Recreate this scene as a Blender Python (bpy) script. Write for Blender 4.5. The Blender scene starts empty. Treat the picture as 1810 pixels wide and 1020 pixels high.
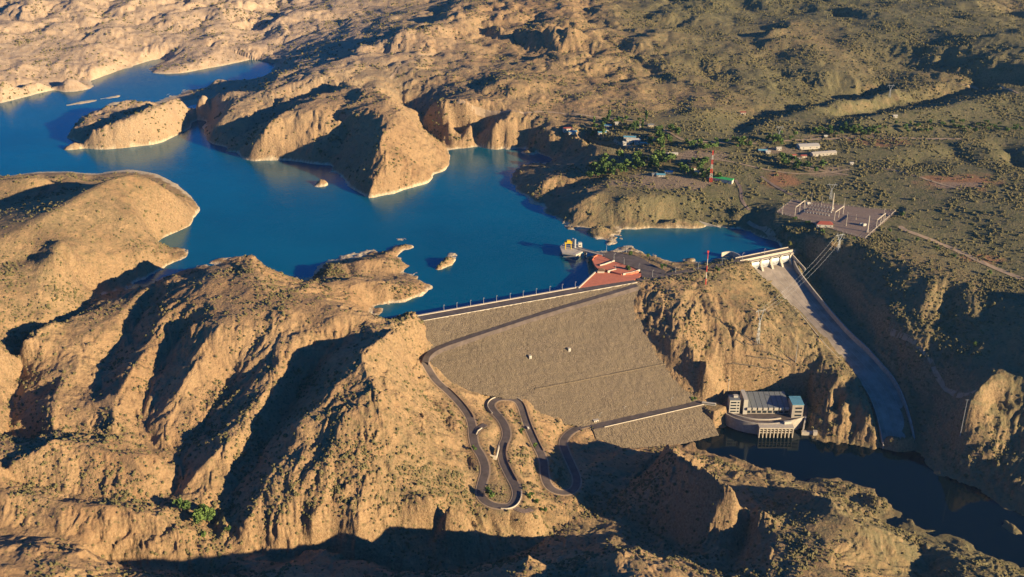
import bpy, bmesh, math, random
import numpy as np
from mathutils import Vector, Matrix, noise as mnoise
random.seed(7); rng = np.random.default_rng(11)
C = bpy.context.scene.collection
R = math.radians

# ------------------------------------------------------------------ camera, light, exposure
PITCH, CAMZ, FPX = 25.0, 600.0, 1940.0
cam_data = bpy.data.cameras.new('camera'); cam = bpy.data.objects.new('camera', cam_data); C.objects.link(cam)
cam.location = (0, 0, CAMZ); cam.rotation_euler = (R(90-PITCH), 0, 0)
cam_data.sensor_width = 36; cam_data.lens = 36*FPX/1810; cam_data.clip_start = 1; cam_data.clip_end = 30000
bpy.context.scene.camera = cam
SUN_EL = 14.0
SX, SY = .88, -.475                       # horizontal direction towards the sun
world = bpy.data.worlds.new('World'); bpy.context.scene.world = world; world.use_nodes = True
wn = world.node_tree; bg = wn.nodes['Background']
sky = wn.nodes.new('ShaderNodeTexSky'); sky.sky_type = 'NISHITA'; sky.sun_disc = False
sky.sun_elevation = R(SUN_EL); sky.sun_rotation = math.atan2(SX, SY)
sky.air_density = 1.0; sky.dust_density = 0.2; sky.ozone_density = 4.0
hs = wn.nodes.new('ShaderNodeHueSaturation'); hs.inputs['Saturation'].default_value = 1.6; hs.inputs['Hue'].default_value = 0.495
deep = wn.nodes.new('ShaderNodeMix'); deep.data_type = 'RGBA'; deep.blend_type = 'MULTIPLY'; deep.inputs[0].default_value = 1; deep.inputs[7].default_value = (.08, .66, 1.08, 1)
wn.links.new(sky.outputs[0], hs.inputs['Color']); wn.links.new(hs.outputs[0], deep.inputs[6]); wn.links.new(deep.outputs[2], bg.inputs['Color'])   # deep clear desert sky
bg.inputs['Strength'].default_value = 0.056
sd = bpy.data.lights.new('sun', 'SUN'); sun = bpy.data.objects.new('sun', sd); C.objects.link(sun)
sd.energy = 5.0; sd.angle = R(.5); sd.color = (1.0, .785, .48)
sv = Vector((SX*math.cos(R(SUN_EL)), SY*math.cos(R(SUN_EL)), math.sin(R(SUN_EL))))
sun.rotation_euler = sv.to_track_quat('Z', 'Y').to_euler()
vs = bpy.context.scene.view_settings; vs.view_transform = 'Standard'; vs.look = 'None'; vs.exposure = 1.1; vs.gamma = 1
bpy.context.scene.cycles.max_bounces = 5; bpy.context.scene.cycles.diffuse_bounces = 1

# ------------------------------------------------------------------ pixel of the survey photo + height -> place on the ground
_c, _s = math.cos(R(PITCH)), math.sin(R(PITCH))
def ray(px, py):
    a = px-905; v = 510-py
    return np.array((a, FPX*_c+v*_s, -FPX*_s+v*_c))
def P(px, py, z):
    d = ray(px, py); t = (z-CAMZ)/d[2]
    return (d[0]*t, d[1]*t)
def P3(px, py, z): return (*P(px, py, z), z)
def tri(s): 
    v = [float(q) for q in s.replace(',', ' ').split()]
    return [tuple(v[i:i+3]) for i in range(0, len(v), 3)]
def W3(s): return [P3(*t) for t in tri(s)]
# dam geometry
DC0 = np.array(P(752, 567, 7)); DC1 = np.array(P(1125, 500, 7)); DL = float(np.hypot(*(DC1-DC0)))
DU = (DC1-DC0)/DL; DN = np.array((DU[1], -DU[0])); SL = 1.5
def face(px, py):
    d = ray(px, py)
    # point = cam + t d ; (point-DC0).DN = SL*(7 - z)
    k = d[0]*DN[0]+d[1]*DN[1]; t = (SL*(7-CAMZ)+DC0.dot(DN))/(k+SL*d[2])
    return (d[0]*t, d[1]*t, CAMZ+d[2]*t)
def damP(t, d, z): q = DC0+DU*t+DN*d; return (q[0], q[1], z)
def plane_z(x, y): return 7-((x-DC0[0])*DN[0]+(y-DC0[1])*DN[1])/SL

# ------------------------------------------------------------------ terrain grid (polar sheet, finer near by)
U0, U1 = R(-34), R(42); V0, V1 = math.log(430), math.log(7000)
NU, NV = 1500, 1560
RIVZ = -115.0
ctl = []
YK = [-160, -60, 0, 50, 100, 150, 200, 240]; ZT = [215, 188, 150, 120, 97, 82, 62, 48]; ZB = [100, 88, 80, 72, 66, 60, 54, 48]
def L(s, dz=0):
    q = []
    for px, py, z in tri(s):     # the far upland is low rolling country
        if z > 12 and py < 240:
            lower = float(np.interp(py, YK, ZT)-np.interp(py, YK, ZB))
            if px > 400: z -= lower*(1 if py < 120 or px > 950 else min(1, max(0, (px-800)/150, (150-py)/30)))
            elif py < 125: z *= .6
            z = max(z, 6)
        if 440 < py < 1000 and px < 780: z *= 1-.3*min(1, (780-px)/140)
        q.append(P3(px, py, z+dz))
    ctl.append(q)
def LF(pts, dz=0): ctl.append([(x, y, z+dz) for x, y, z in (face(*p) for p in pts)])

# --- reservoir floor
L('-500 260 -20 -200 235 -20 0 225 -20 100 170 -15 230 140 -15 300 148 -15 430 122 -12 478 108 -10')
L('-400 300 -20 40 285 -20 180 292 -25 300 275 -20 350 245 -15 365 300 -25 450 350 -30 450 420 -30 520 470 -25')
L('600 395 -30 650 415 -25 760 390 -35 850 320 -30 850 285 -20 880 300 -25 865 390 -35 900 470 -35 830 500 -35 780 530 -30')
L('60 230 -15 80 255 -20 200 300 -20 ')
L('500 310 -20 545 318 -15 600 350 -20 660 385 -25 780 350 -25 820 300 -25')
L('1000 440 -20 1050 425 -15 1150 425 -18 1250 430 -18 1320 440 -15 1370 445 -12')
L('345 200 -10 345 215 -12 350 232 -15')
L('880 275 -15 950 280 -12 970 290 -6')
L('330 466 -7 285 492 -6 240 512 -4'); L('335 418 -12 300 428 -5'); L('345 440 -14 345 400 -14'); L('340 462 -8 400 445 -15 430 425 -15 480 455 -15 520 485 -15')
L('240 122 -6 285 112 -5')
L('672 566 -4 695 564 -6 718 556 -8 742 550 -16')
L('560 455 -15 620 430 -15 670 425 -10'); L('745 455 -12 752 480 -10'); L('785 515 -22 775 500 -12')
# --- far left bank
L('-500 235 .4 -200 195 .4 0 170 .4 50 161 .4 90 158 .4 150 145 .4 200 127 .4 240 115 .4 262 107 .4 285 102 .4 300 104 .4')
L('-500 215 22 -200 180 20 0 158 18 50 145 22 100 138 25 150 125 25 200 108 28 235 98 25 280 92 20')
L('-500 150 70 -200 120 70 0 110 60 50 95 62 100 90 60 150 85 60 200 72 62 250 60 60 300 60 55 340 70 40')
L('-500 60 120 0 50 100 100 40 105 200 30 100 300 20 100 400 15 105 500 10 110 600 0 120')
L('-500 -60 190 0 -40 170 300 -45 170 600 -50 170 900 -60 180 1300 -60 190 1700 -60 200 2100 -60 210')
L('-500 -140 170 300 -145 190 900 -150 190 1500 -160 210 2300 -160 220')
L('300 104 .4 270 118 .4 263 127 .4 272 132 .4 320 132 .4 350 125 .4 400 117 .4 455 105 .4 470 99 .4')
L('275 124 5 330 118 9 380 100 16 420 92 20 455 90 15'); L('310 98 12 350 82 32 400 70 45 440 60 55')
L('470 99 .4 484 98 .4 489 112 .4 485 128 .4 468 139 .4 450 147 .4 425 147 .4 395 151 .4')
L('500 85 40 520 105 45 540 120 70 520 140 60'); L('450 85 30 455 60 60 470 45 75')
L('390 149 14 410 147 20 428 146 18 440 150 14')
# --- low islands in the far lake
L('102 190 .6 118 186 3 150 180 4 180 177 .6'); L('185 176 .6 203 170 3 225 169 .6'); L('188 184 .6 199 180 3 209 180 .6')
L('100 197 -6 180 187 -6 230 176 -6 230 160 -6 180 166 -6 100 180 -6'); L('186 180 -2 222 174 -2')
# --- peninsula A
L('95 262 .4 95 275 .4 115 279 .4 150 276 .4 195 271 .4 215 273 .4 250 265 .4 290 250 .4 330 229 .4 334 220 .4 333 200 .4 334 188 .4')
L('95 262 .4 120 238 .4 140 222 .4 150 213 .4 185 204 .4 215 196 .4 232 191 .4 262 188 .4 300 170 .4 340 158 .4 365 156 .4')
L('103 256 12 120 240 26 140 229 34 175 224 38 210 218 42 250 205 46 285 186 52 310 167 56 345 155 60 372 153 60 395 160 58 425 164 55')
L('140 226 24 150 209 22 185 199 22 222 188 28 240 187 22 258 187 12')
L('190 215 24 230 205 24 262 195 22'); L('345 175 30 370 180 28 400 178 45')
# --- peninsula B hills
L('334 188 .4 350 178 1 362 176 2'); L('362 240 .4 360 232 .4 366 220 .4 375 205 .4 390 190 .4 380 180 .4 362 176 .4')
L('362 240 .4 372 254 .4 400 259 .4 418 268 .4 432 283 .4 460 283 .4 490 283 .4 520 285 .4 550 290 .4 568 292 .4 590 306 .4 610 318 .4 613 330 .4 625 338 .4 640 350 .4')
L('640 350 .4 647 360 .4 670 356 .4 694 350 .4 700 340 .4 730 332 .4 750 327 .4 765 314 .4 762 308 .4 797 302 .4 795 288 .4 790 270 .4 786 258 .4 765 250 .4')
L('378 216 30 400 213 35 412 185 48 440 172 55 470 162 62 500 165 66 530 172 66')
L('400 235 14 430 245 14 455 228 30 480 215 38'); L('412 185 48 430 200 40 440 215 34')
L('445 268 14 462 238 42 480 214 56 500 201 62 535 198 64 567 202 62 580 222 48 588 245 28')
L('590 300 6 600 275 12 610 245 25 595 215 46 580 205 55')
L('646 350 6 652 330 16 668 305 30 683 277 46 672 268 52 665 250 58 690 225 66 664 200 74 640 195 72 600 203 66')
L('683 277 46 720 290 30 745 305 16 755 320 4'); L('690 225 66 730 240 50 760 260 30 785 280 10')
L('625 300 18 640 285 28 640 260 35')
L('470 160 66 530 140 78 590 138 84 640 155 84 690 175 78 715 200 70 700 218 68'); L('560 165 70 600 170 70 640 178 72'); L('720 228 60 740 235 48')
# --- B4 and the cliffs right of it
L('765 250 .4 785 249 .4 800 246 .4 815 250 .4 826 250 .4 833 247 .4 842 258 .4 862 262 .4 888 266 .4 900 262 .4 915 271 .4 928 271 .4 935 262 .4 960 276 .4 975 286 .4')
L('735 182 58 750 176 66 768 172 70 785 182 66 795 200 55 798 222 32 795 240 10')
L('655 150 62 690 168 48 720 184 28 737 206 18 750 228 9 758 243 4'); L('498 197 40 545 188 34 600 171 42 640 164 50'); L('400 262 6 436 252 10 462 228 20 478 200 36 500 178 46'); L('825 175 72 830 200 58 828 225 28 827 243 6'); L('800 172 78 850 178 72 900 190 62 950 205 55 1000 215 50')
L('845 240 14 870 225 40 890 215 48 920 208 52'); L('895 250 14 905 225 38 930 215 46'); L('928 262 10 935 235 35 950 225 44 985 228 46')
L('860 240 10 850 215 32'); L('912 250 10 915 232 25')
L('975 286 .4 966 291 .4 940 290 .4 918 289 .4 912 296 .4 903 312 .4 900 322 .4 908 328 .4 905 338 .4 915 345 .4 928 346 .4 936 358 .4 960 368 .4 972 378 .4 988 388 .4 1003 398 .4 1010 413 .4 1020 410 .4 1055 405 .4 1100 404 .4 1150 402 .4 1175 398 .4 1195 393 .4 1215 396 .4 1232 396 .4')
L('980 285 4 1010 280 8 1040 275 14 1070 270 22 1100 268 30 1130 262 38 ')
L('1000 222 47 1030 240 46 1060 255 44 1085 262 42'); L('985 265 8 1020 262 15 1050 262 25')
L('918 310 8 935 300 14 960 295 16 990 292 18 1030 292 22 1060 290 26'); L('930 332 10 950 322 20 985 312 24 1015 308 25 1040 312 26')
L('945 350 3 975 340 8 1010 330 12 1040 325 18'); L('990 375 10 1010 362 22 1040 350 28 1075 335 30 1080 315 30 1120 300 32')
L('1015 400 10 1040 388 20 1080 380 24 1120 378 24 1170 378 22 1200 380 18 1240 385 14')
L('1100 350 32 1160 345 32 1220 345 30 1280 350 26')
# --- plateau with the settlement
L('1060 235 46 1110 250 44 1160 250 44 1220 270 42 1260 300 38 1300 310 36 1350 320 33')
L('1180 230 50 1280 245 46 1350 255 44 1420 262 42 1480 275 42 1560 290 42 1700 300 45 1900 320 48')
L('1050 205 56 1150 215 54 1230 225 50'); L('900 150 90 1000 165 78 1100 180 70 1200 190 62 ')
L('1380 370 27 1450 350 28 1560 375 28 1640 395 26 1760 440 22 1900 480 20'); L('1380 350 28 1420 340 30 1500 335 34 1600 345 36 1700 360 40 1850 390 42')
L('1600 410 26 1640 430 24 1700 455 21 1760 480 18 1810 500 16 1900 530 16'); L('1330 340 30 1320 360 22 1330 385 10 1350 405 4'); L('1240 397 .6 1270 398 1 1300 402 1')
L('1300 372 20 1350 372 22 1370 395 20 1400 410 18 1410 425 14')
# --- canyon right of the chute
L('1430 412 24 1470 425 26 1505 420 28 1540 440 26 1580 455 24 1615 480 20 1655 478 24 1700 500 20 1750 515 15 1810 545 14 1950 580 25')
L('1420 450 -8 1440 480 -18 1475 520 -30 1520 575 -42 1560 620 -55 1595 660 -68 1625 710 -85 1640 770 -100')
L('1480 455 5 1520 500 -5 1570 545 -12 1610 590 -25 1640 640 -45 1650 690 -70 1650 740 -92')
L('1690 505 14 1672 530 0 1665 560 -12 1690 590 -20'); L('1720 510 16 1715 545 4 1740 560 -2 1790 580 0'); L('1655 490 20 1640 530 4 1650 555 -10')
L('1690 640 -36 1740 640 -30 1800 650 -26 1850 630 -10 1900 640 0'); L('1765 662 -24 1728 688 -30 1704 718 -46 1685 770 -88 1670 815 -110')
L('1750 720 -58 1810 710 -46 1860 700 -36 1910 720 -38'); L('1790 790 -82 1850 780 -68 1950 800 -60'); L('2000 500 60 2050 640 5 2090 760 -40 2150 900 -60')
L('1610 780 -110 1640 808 -114 1660 838 -114 1690 842 -114 1750 860 -114 1810 892 -114 1950 960 -114')
L('1720 835 -104 1780 850 -98 1850 880 -92')
# --- powerhouse hill
L('1126 497 6 1150 494 7 1200 484 7.5 1260 473 7.5 1312 464 7.5'); L('1135 505 2 1180 512 3 1230 512 4 1290 495 4 1325 490 0')
L('1312 466 5 1335 490 -6 1350 508 -14 1372 540 -24 1405 570 -32 1432 605 -44 1462 640 -55 1486 665 -64 1520 710 -76 1540 750 -92 1550 785 -112')
L('1160 530 -2 1200 540 -6 1250 545 -10 1300 540 -8 1350 560 -16'); L('1190 600 -30 1215 560 -14 1235 545 -8'); 
L('1140 560 -20 1160 590 -30 1180 600 -34'); L('1235 690 -84 1232 650 -62 1248 610 -42 1260 580 -28')
L('1290 600 -36 1340 600 -38 1400 605 -42 1440 625 -50'); L('1285 640 -58 1340 642 -60 1400 645 -62 1445 655 -64')
L('1282 662 -72 1340 664 -74 1400 668 -76'); L('1275 685 -90 1300 692 -96 1420 692 -96'); L('1220 600 -28 1250 640 -42 1262 680 -72')
L('1486 655 -56 1470 690 -66 1455 725 -88 1440 762 -111'); L('1478 700 -82 1470 740 -104'); L('1498 685 -66 1494 725 -82 1488 770 -110'); L('1512 715 -84 1508 755 -106'); L('1530 725 -82 1528 760 -100 1524 782 -112'); L('1440 660 -68 1432 690 -88 1436 720 -100')
L('1440 770 -114 1470 778 -114 1500 780 -114 1530 785 -114 1552 790 -114'); L('1560 792 -121 1590 782 -121 1605 785 -121')
# --- river bed and floor of the gorge
L('1230 775 -122 1290 778 -124 1400 805 -125 1550 835 -125 1700 895 -125 1810 945 -125 1950 1010 -125 2100 1080 -125')
L('1600 900 -120 1700 940 -120 1810 990 -120'); L('1290 735 -108 1290 760 -120 1340 765 -122 1420 762 -122 ')
L('1180 786 -114.5 1215 800 -114.5 1270 808 -114.5 1300 822 -114.5 1330 835 -114.5 1365 842 -114 1400 850 -114.5 1440 872 -114.5 1480 872 -114.5 1540 905 -114.5 1590 935 -114.5 1640 960 -114.5 1700 955 -114.5 1760 985 -114.5 1830 1030 -114.5')
L('1345 828 -108 1375 838 -105'); L('1450 850 -110 1480 858 -108 1510 868 -110'); L('1530 878 -109 1560 888 -108'); L('1770 905 -112 1800 935 -110')
L('360 925 -58 450 985 -70 560 1005 -76 700 1015 -78 850 1005 -80 950 965 -84 1050 900 -94 1120 850 -102 1180 800 -112')
L('1040 762 -94 1065 790 -99 1110 792 -107'); L('1050 830 -91 1090 860 -97 1080 920 -95')
L('1178 780 -78 1200 797 -46 1230 812 -28 1262 830 -18 1292 855 -22 1315 873 -30 1338 892 -38 1358 915 -46 1380 932 -54')
L('1195 850 -94 1240 890 -80 1290 915 -70 1330 945 -62'); L('1356 868 -92 1380 882 -84 1402 892 -78')
L('1405 862 -84 1440 880 -62 1480 905 -52 1520 930 -54 1560 945 -64 1598 962 -92'); L('1405 885 -70 1380 930 -56 1360 980 -46 1350 1040 -36')
L('1430 910 -56 1460 960 -48 1480 1020 -44'); L('1540 1000 -68 1580 1010 -76 1640 1010 -95'); L('1330 940 -80 1300 990 -84 1280 1030 -80')
L('1640 978 -98 1680 985 -84 1720 1000 -76 1770 1030 -76 1850 1080 -70'); L('1590 1060 -80 1640 1040 -76 1700 1060 -64')
L('740 1065 8 800 1045 4 860 1030 0 905 1008 -6 932 982 6 955 1000 0 975 1028 -4 1040 1020 -4 1065 990 6 1092 974 16 1120 990 12 1160 1005 12 1200 1015 12 1300 1060 10 1400 1110 15')
L('700 1090 20 800 1078 25 900 1074 30 1000 1075 36 1080 1078 36 1150 1085 38')  # unseen ridge below the frame, added to shade the valley
L('1125 968 -20 1132 975 -10 1136 985 -12')
L('200 1130 30 400 1140 50 700 1130 60 1000 1120 60 1300 1140 50 1600 1160 0 1900 1180 -20')  # unseen outer ridge, raised so its shadow covers the near ground
L('1230 990 -88 1180 950 -96 1120 930 -100')
# --- left hills
L('-300 330 45 0 320 42 40 314 46 90 311 46 125 313 42 146 318 30'); L('-300 380 40 0 372 26 60 345 30 120 330 20 160 320 6'); L('128 310 6 145 310 8 168 318 4')
L('-300 460 90 0 425 72 50 398 74 100 372 78 160 335 80 200 315 80 235 304 78 262 314 72 292 330 58 318 348 36 335 365 14 344 378 .5')
L('345 378 .4 343 395 .4 335 400 .4 320 406 .4 300 415 .4 280 422 .4 272 428 .4'); L('236 300 .4 280 308 .4 310 325 .4 335 345 .4 348 365 .4'); L('-300 310 .4 0 315 .4 60 306 .4 125 305 .4 165 311 .4 200 303 .4 236 300 .4')
L('272 428 .4 290 436 8 300 446 8 320 446 3 334 448 .4 325 455 .4 295 470 .4 265 485 .4 235 500 .4 205 514 .4 185 520 .4 165 520 .6')
L('290 436 10 250 440 32 220 444 44 180 450 54 150 465 54 136 485 48 142 505 28 160 518 4')
L('220 340 68 240 380 55 250 415 35'); L('100 420 74 130 440 66 120 470 60'); L('0 500 72 60 510 62 110 520 50'); L('-300 560 90 -100 540 85 0 470 78 60 460 72 100 440 74')
L('190 528 8 150 540 18 110 552 28 73 562 36'); L('178 535 15 120 566 34 60 585 46 0 615 56 -100 660 60'); L('-20 690 30 -10 760 10')
L('182 532 10 157 556 6 122 592 0 60 612 0 45 650 -8 20 720 -15 10 790 -28'); L('8 690 -4 60 612 4')
L('190 526 4 225 521 .4 262 506 .4 310 488 .4 345 475 .4 375 463 .4 412 461 .4 430 446 .4 470 478 .4 530 504 .4 548 506 .4'); L('262 505 48 220 555 32 160 615 20 110 675 12 78 740 10 130 762 2 186 772 -4 230 772 -8')
L('268 512 40 235 588 14 195 640 2 175 690 -8 150 725 -5 '); L('300 485 60 290 560 48 250 640 24 210 710 6 200 760 -2')
L('322 585 34 300 630 14 262 695 -4 245 745 -16 285 815 -30')
L('300 500 58 380 503 74 460 505 76 540 532 66 600 548 62'); L('335 532 62 420 545 72 500 548 70 600 560 60'); L('345 575 60 400 580 64 450 575 66'); L('404 476 74 430 478 80 470 490 76'); L('375 580 62 350 640 40 305 715 6 287 770 -12 285 795 -24')
L('435 610 44 420 645 24 400 690 2 350 765 -20 318 825 -34 308 880 -42')
L('155 533 14 185 522 .5 225 512 20 262 512 34 300 494 48 345 484 60 372 470 70 400 471 72 415 466 77 430 446 92 445 454 86 458 473 77 490 495 68 530 509 60 560 512 48')

L('640 560 56 580 572 62 520 596 52 484 673 30 440 740 10 400 790 -4 350 840 -22 315 885 -40'); L('470 520 76 500 560 70 460 600 50')
L('655 575 46 600 602 40 560 640 18 529 700 -4 490 760 -20 450 820 -34 415 862 -42 390 920 -50')
L('715 580 44 670 602 66 640 622 76 590 685 50 545 735 28 510 800 8 465 860 -12 435 922 -36')
L('640 622 76 668 690 54 672 740 34 660 805 6 645 860 -14 625 915 -34'); L('672 740 34 725 780 2 780 815 -26 820 855 -40 835 880 -46')
L('610 720 48 600 780 24 575 840 0 550 915 -30'); L('560 785 12 520 860 -12 500 920 -36'); L('450 965 -66 560 968 -68 640 960 -66 700 950 -62 780 945 -62 850 935 -62')
L('735 885 -26 760 872 -16 785 874 -14 815 884 -20 825 905 -40'); L('600 990 -74 740 990 -76 850 980 -76 ')
L('727 545 30 735 552 32 745 568 26'); L('712 560 28 718 590 24 722 640 -4 748 700 -34 786 748 -43 818 805 -47 836 850 -47')
# spit hills
L('548 506 .4 552 488 .4 560 470 .4 590 458 .4 640 452 .4 665 446 .4 685 440 .4 700 432 .4 702 424 .4 718 421 .4 737 433 .4 720 440 .4 703 444 .4 706 458 .4 715 470 .4 714 482 .4 693 491 .4')
L('558 485 12 590 468 20 640 462 22 675 458 20 695 468 12'); L('688 447 8 710 431 8 722 430 7')
L('693 491 .4 710 492 6 735 500 6 760 506 .4 765 511 .4 748 522 .4 745 532 .4 726 541 .4 722 534 .4 700 534 .4 678 538 .4 656 538 .6 650 556 .4 680 570 .4 705 562 .4 715 552 .4 735 542 .4')
L('555 515 36 590 500 36 640 495 32 680 498 26 720 508 12 745 512 6'); L('600 497 14 650 491 10 690 493 8'); L('580 535 58 620 545 52 650 560 40 690 575 36')
L('684 423 .4 690 421 2 698 422 .4'); L('766 482 .4 770 470 .4 783 455 .4 795 448 .4 812 455 .4 805 462 .4 806 470 .4 790 472 .4 780 478 .4 766 482 .4'); L('774 470 6 786 460 11 796 452 9 802 458 6'); L('752 502 -8 812 494 -8 835 465 -8 800 438 -8 750 462 -8')
L('556 331 .4 566 303 .4 575 304 .4 592 320 .4 580 328 .4 556 331 .4'); L('562 322 8 571 307 15 578 318 10'); L('545 343 -6 590 346 -6 606 328 -4 582 298 -5 555 302 -5')
# bottom left ridges
L('-100 790 20 -20 818 20 37 812 16 70 800 18 97 775 28 128 792 16 160 793 14 200 799 9 250 802 6 285 807 0'); L('-100 870 -5 0 848 -14 112 870 -22 223 893 -32 298 886 -40')
L('-60 770 -10 40 775 -25 130 778 -18 220 784 -18 285 800 -32'); L('0 880 -2 80 878 -8 150 895 -12 230 905 -20 330 935 -42'); L('-60 935 -20 70 950 -30 140 952 -34 216 940 -40 330 948 -58')
L('-60 955 14 0 970 8 40 975 4 86 967 2 120 972 -2 156 968 -6 172 985 -18'); L('0 1070 18 60 1040 6 110 1008 0 145 1030 -5'); L('190 1000 -50 250 1010 -55 400 1020 -60 250 960 -50')
# dark backdrop ridges, upper right
L('855 30 135 870 45 138 905 48 136 950 55 134 1000 68 124 1040 82 110 1080 95 98'); L('850 55 115 880 72 105 930 88 95 990 98 92')
L('900 22 150 940 28 145'); L('640 90 105 720 60 130 800 45 140 850 20 150'); L('700 95 95 760 75 112 840 78 108 880 90 95'); L('600 110 95 680 85 105'); 
L('480 40 95 540 25 110 600 22 105 650 5 120'); L('500 60 75 560 45 85 620 40 88')
L('1180 20 150 1210 28 148 1250 35 140 1290 58 118'); L('1180 45 128 1230 58 116 1290 68 110')
L('1290 -5 172 1350 3 166 1420 5 162 1450 15 165 1500 20 165 1560 30 160 1640 45 152 1700 60 150 1810 80 150 2000 110 150'); L('1300 18 138 1360 32 130 1440 33 130 1500 45 124')
L('1450 48 142 1500 55 140 1530 58 134 1570 60 136 1620 70 130 1645 78 128 1652 105 112'); L('1440 75 114 1500 92 106 1580 98 102 1640 112 98 1700 125 94')
L('1660 78 138 1720 90 130 1780 110 120 1900 140 115'); L('1665 110 100 1700 122 95')
L('1360 60 135 1400 45 142 1415 40 140'); L('1340 72 105 1390 70 108'); L('1370 75 122 1410 75 124 1450 88 112'); L('1365 100 95 1400 108 92')
L('1190 70 112 1300 75 110 1420 82 112 1520 100 100'); L('980 120 88 1100 130 84 1250 120 90 1400 130 84 1600 145 78 1800 155 80 2000 180 80')
L('1330 225 54 1400 205 60 1450 190 66 1520 175 72 1560 165 76 1620 155 76 1700 150 76'); L('1290 243 40 1330 212 40 1400 194 42 1480 178 44 1570 162 50')
L('1500 218 66 1560 200 74 1640 190 78 1720 178 82 1800 165 84 1900 155 88'); L('1480 212 42 1560 195 44 1660 178 48 1760 168 52'); L('1430 222 56 1480 222 56')
L('1560 225 60 1680 215 60 1810 205 62 2000 200 70'); L('1440 240 46 1600 240 48 1810 235 50')
L('1180 210 58 1230 198 66 1265 188 68'); L('1150 205 54 1210 182 58')
L('1100 150 84 1160 140 88'); L('1090 143 76 1150 132 78'); L('880 145 92 950 142 90 1000 145 84'); L('870 135 86 930 132 84')
L('1690 250 52 1740 262 50 1810 265 52 1900 280 50'); L('1590 260 50 1640 262 50'); L('1600 300 34 1630 290 34'); L('1680 275 34 1710 290 32'); L('1770 265 36 1800 300 30')
# terrace spur, intake headland
TERR = W3('1040 452 6 1080 445 6 1115 445 6 1150 460 6 1195 476 7 1130 492 7 1060 503 7 1023 510 6 1045 487 6')
L('1030 455 .4 1027 470 .4 1030 480 .4 1045 488 -3 1022 512 -3'); L('1040 447 .4 1080 441 .4 1115 440 .4 1140 450 .4 1160 460 .4 1200 463 .4 1225 465 .4 1260 465 .4 1300 452 .4')
L('1120 447 5 1150 456 5 1190 468 6 1215 463 5 1222 470 5')
# dam foundation and abutments
lf = [(752,567),(748,590),(744,618),(762,650),(790,680),(830,697),(870,702)]
rt = [(1126,500),(1119,545),(1150,600),(1185,650),(1215,690),(1245,712)]
LF(lf, 1); LF(rt, 1)
LF([(890,700),(930,705),(945,730),(985,742)], .5)
LF([(800,575),(790,640),(860,670),(940,680),(1060,700),(1180,690)], -9); LF([(850,590),(1060,560),(1130,640)], -9); LF([(760,575),(1115,515)], -9)
L('1050 745 -95 1235 712 -95'); L('1070 760 -112 1110 787 -113 1260 758 -118')
ctl.append([damP(5,-25,-20), damP(260,-25,-20)])

def smooth_path(pts, n=3):
    for _ in range(n):
        q = [pts[0]]
        for a, b in zip(pts, pts[1:]):
            q.append(tuple(.75*np.array(a)+.25*np.array(b))); q.append(tuple(.25*np.array(a)+.75*np.array(b)))
        q.append(pts[-1]); pts = q
    return pts
f3 = lambda px, py, dz=.4: (lambda q: (q[0], q[1], q[2]+dz))(face(px, py))
# ramp on the dam face, then the valley road
RAMP = smooth_path([f3(1124,504), f3(1060,523), f3(960,552), f3(880,578), f3(810,601), f3(775,613), f3(754,626), f3(750,640)], 3)
ROAD1 = smooth_path([RAMP[-1]]+W3('760 657 -30 772 675 -35 800 698 -41 826 728 -45 835 748 -47 836 770 -48 840 790 -49 852 806 -49.5 860 830 -50 852 855 -50.5 848 875 -51 862 890 -51.5 885 896 -52.5 905 895 -53 915 880 -53.5 914 862 -54 900 838 -55 887 810 -56 888 790 -57 898 768 -57.5 890 745 -58 874 728 -58.5 866 716 -59 874 706 -59.5 892 703 -60.5 912 706 -62 922 716 -64 930 745 -68 945 780 -72 962 812 -75 962 840 -78 970 862 -80.5 992 872 -83 1014 868 -85 1022 850 -86.5 1012 825 -88 1000 800 -89 994 782 -90 1005 765 -90.5 1030 752 -91 1056 748 -91'), 3)
SPUR = smooth_path(W3('838 770 -48 845 758 -47 858 750 -47'), 2)
SPURB = smooth_path(W3('905 895 -53 925 905 -54 940 900 -55'), 2)
CREST = [damP(-14, 0, 7)]
for q in (ROAD1, SPUR, SPURB): ctl.append([(x, y, z-.3) for x, y, z in q])

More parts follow.
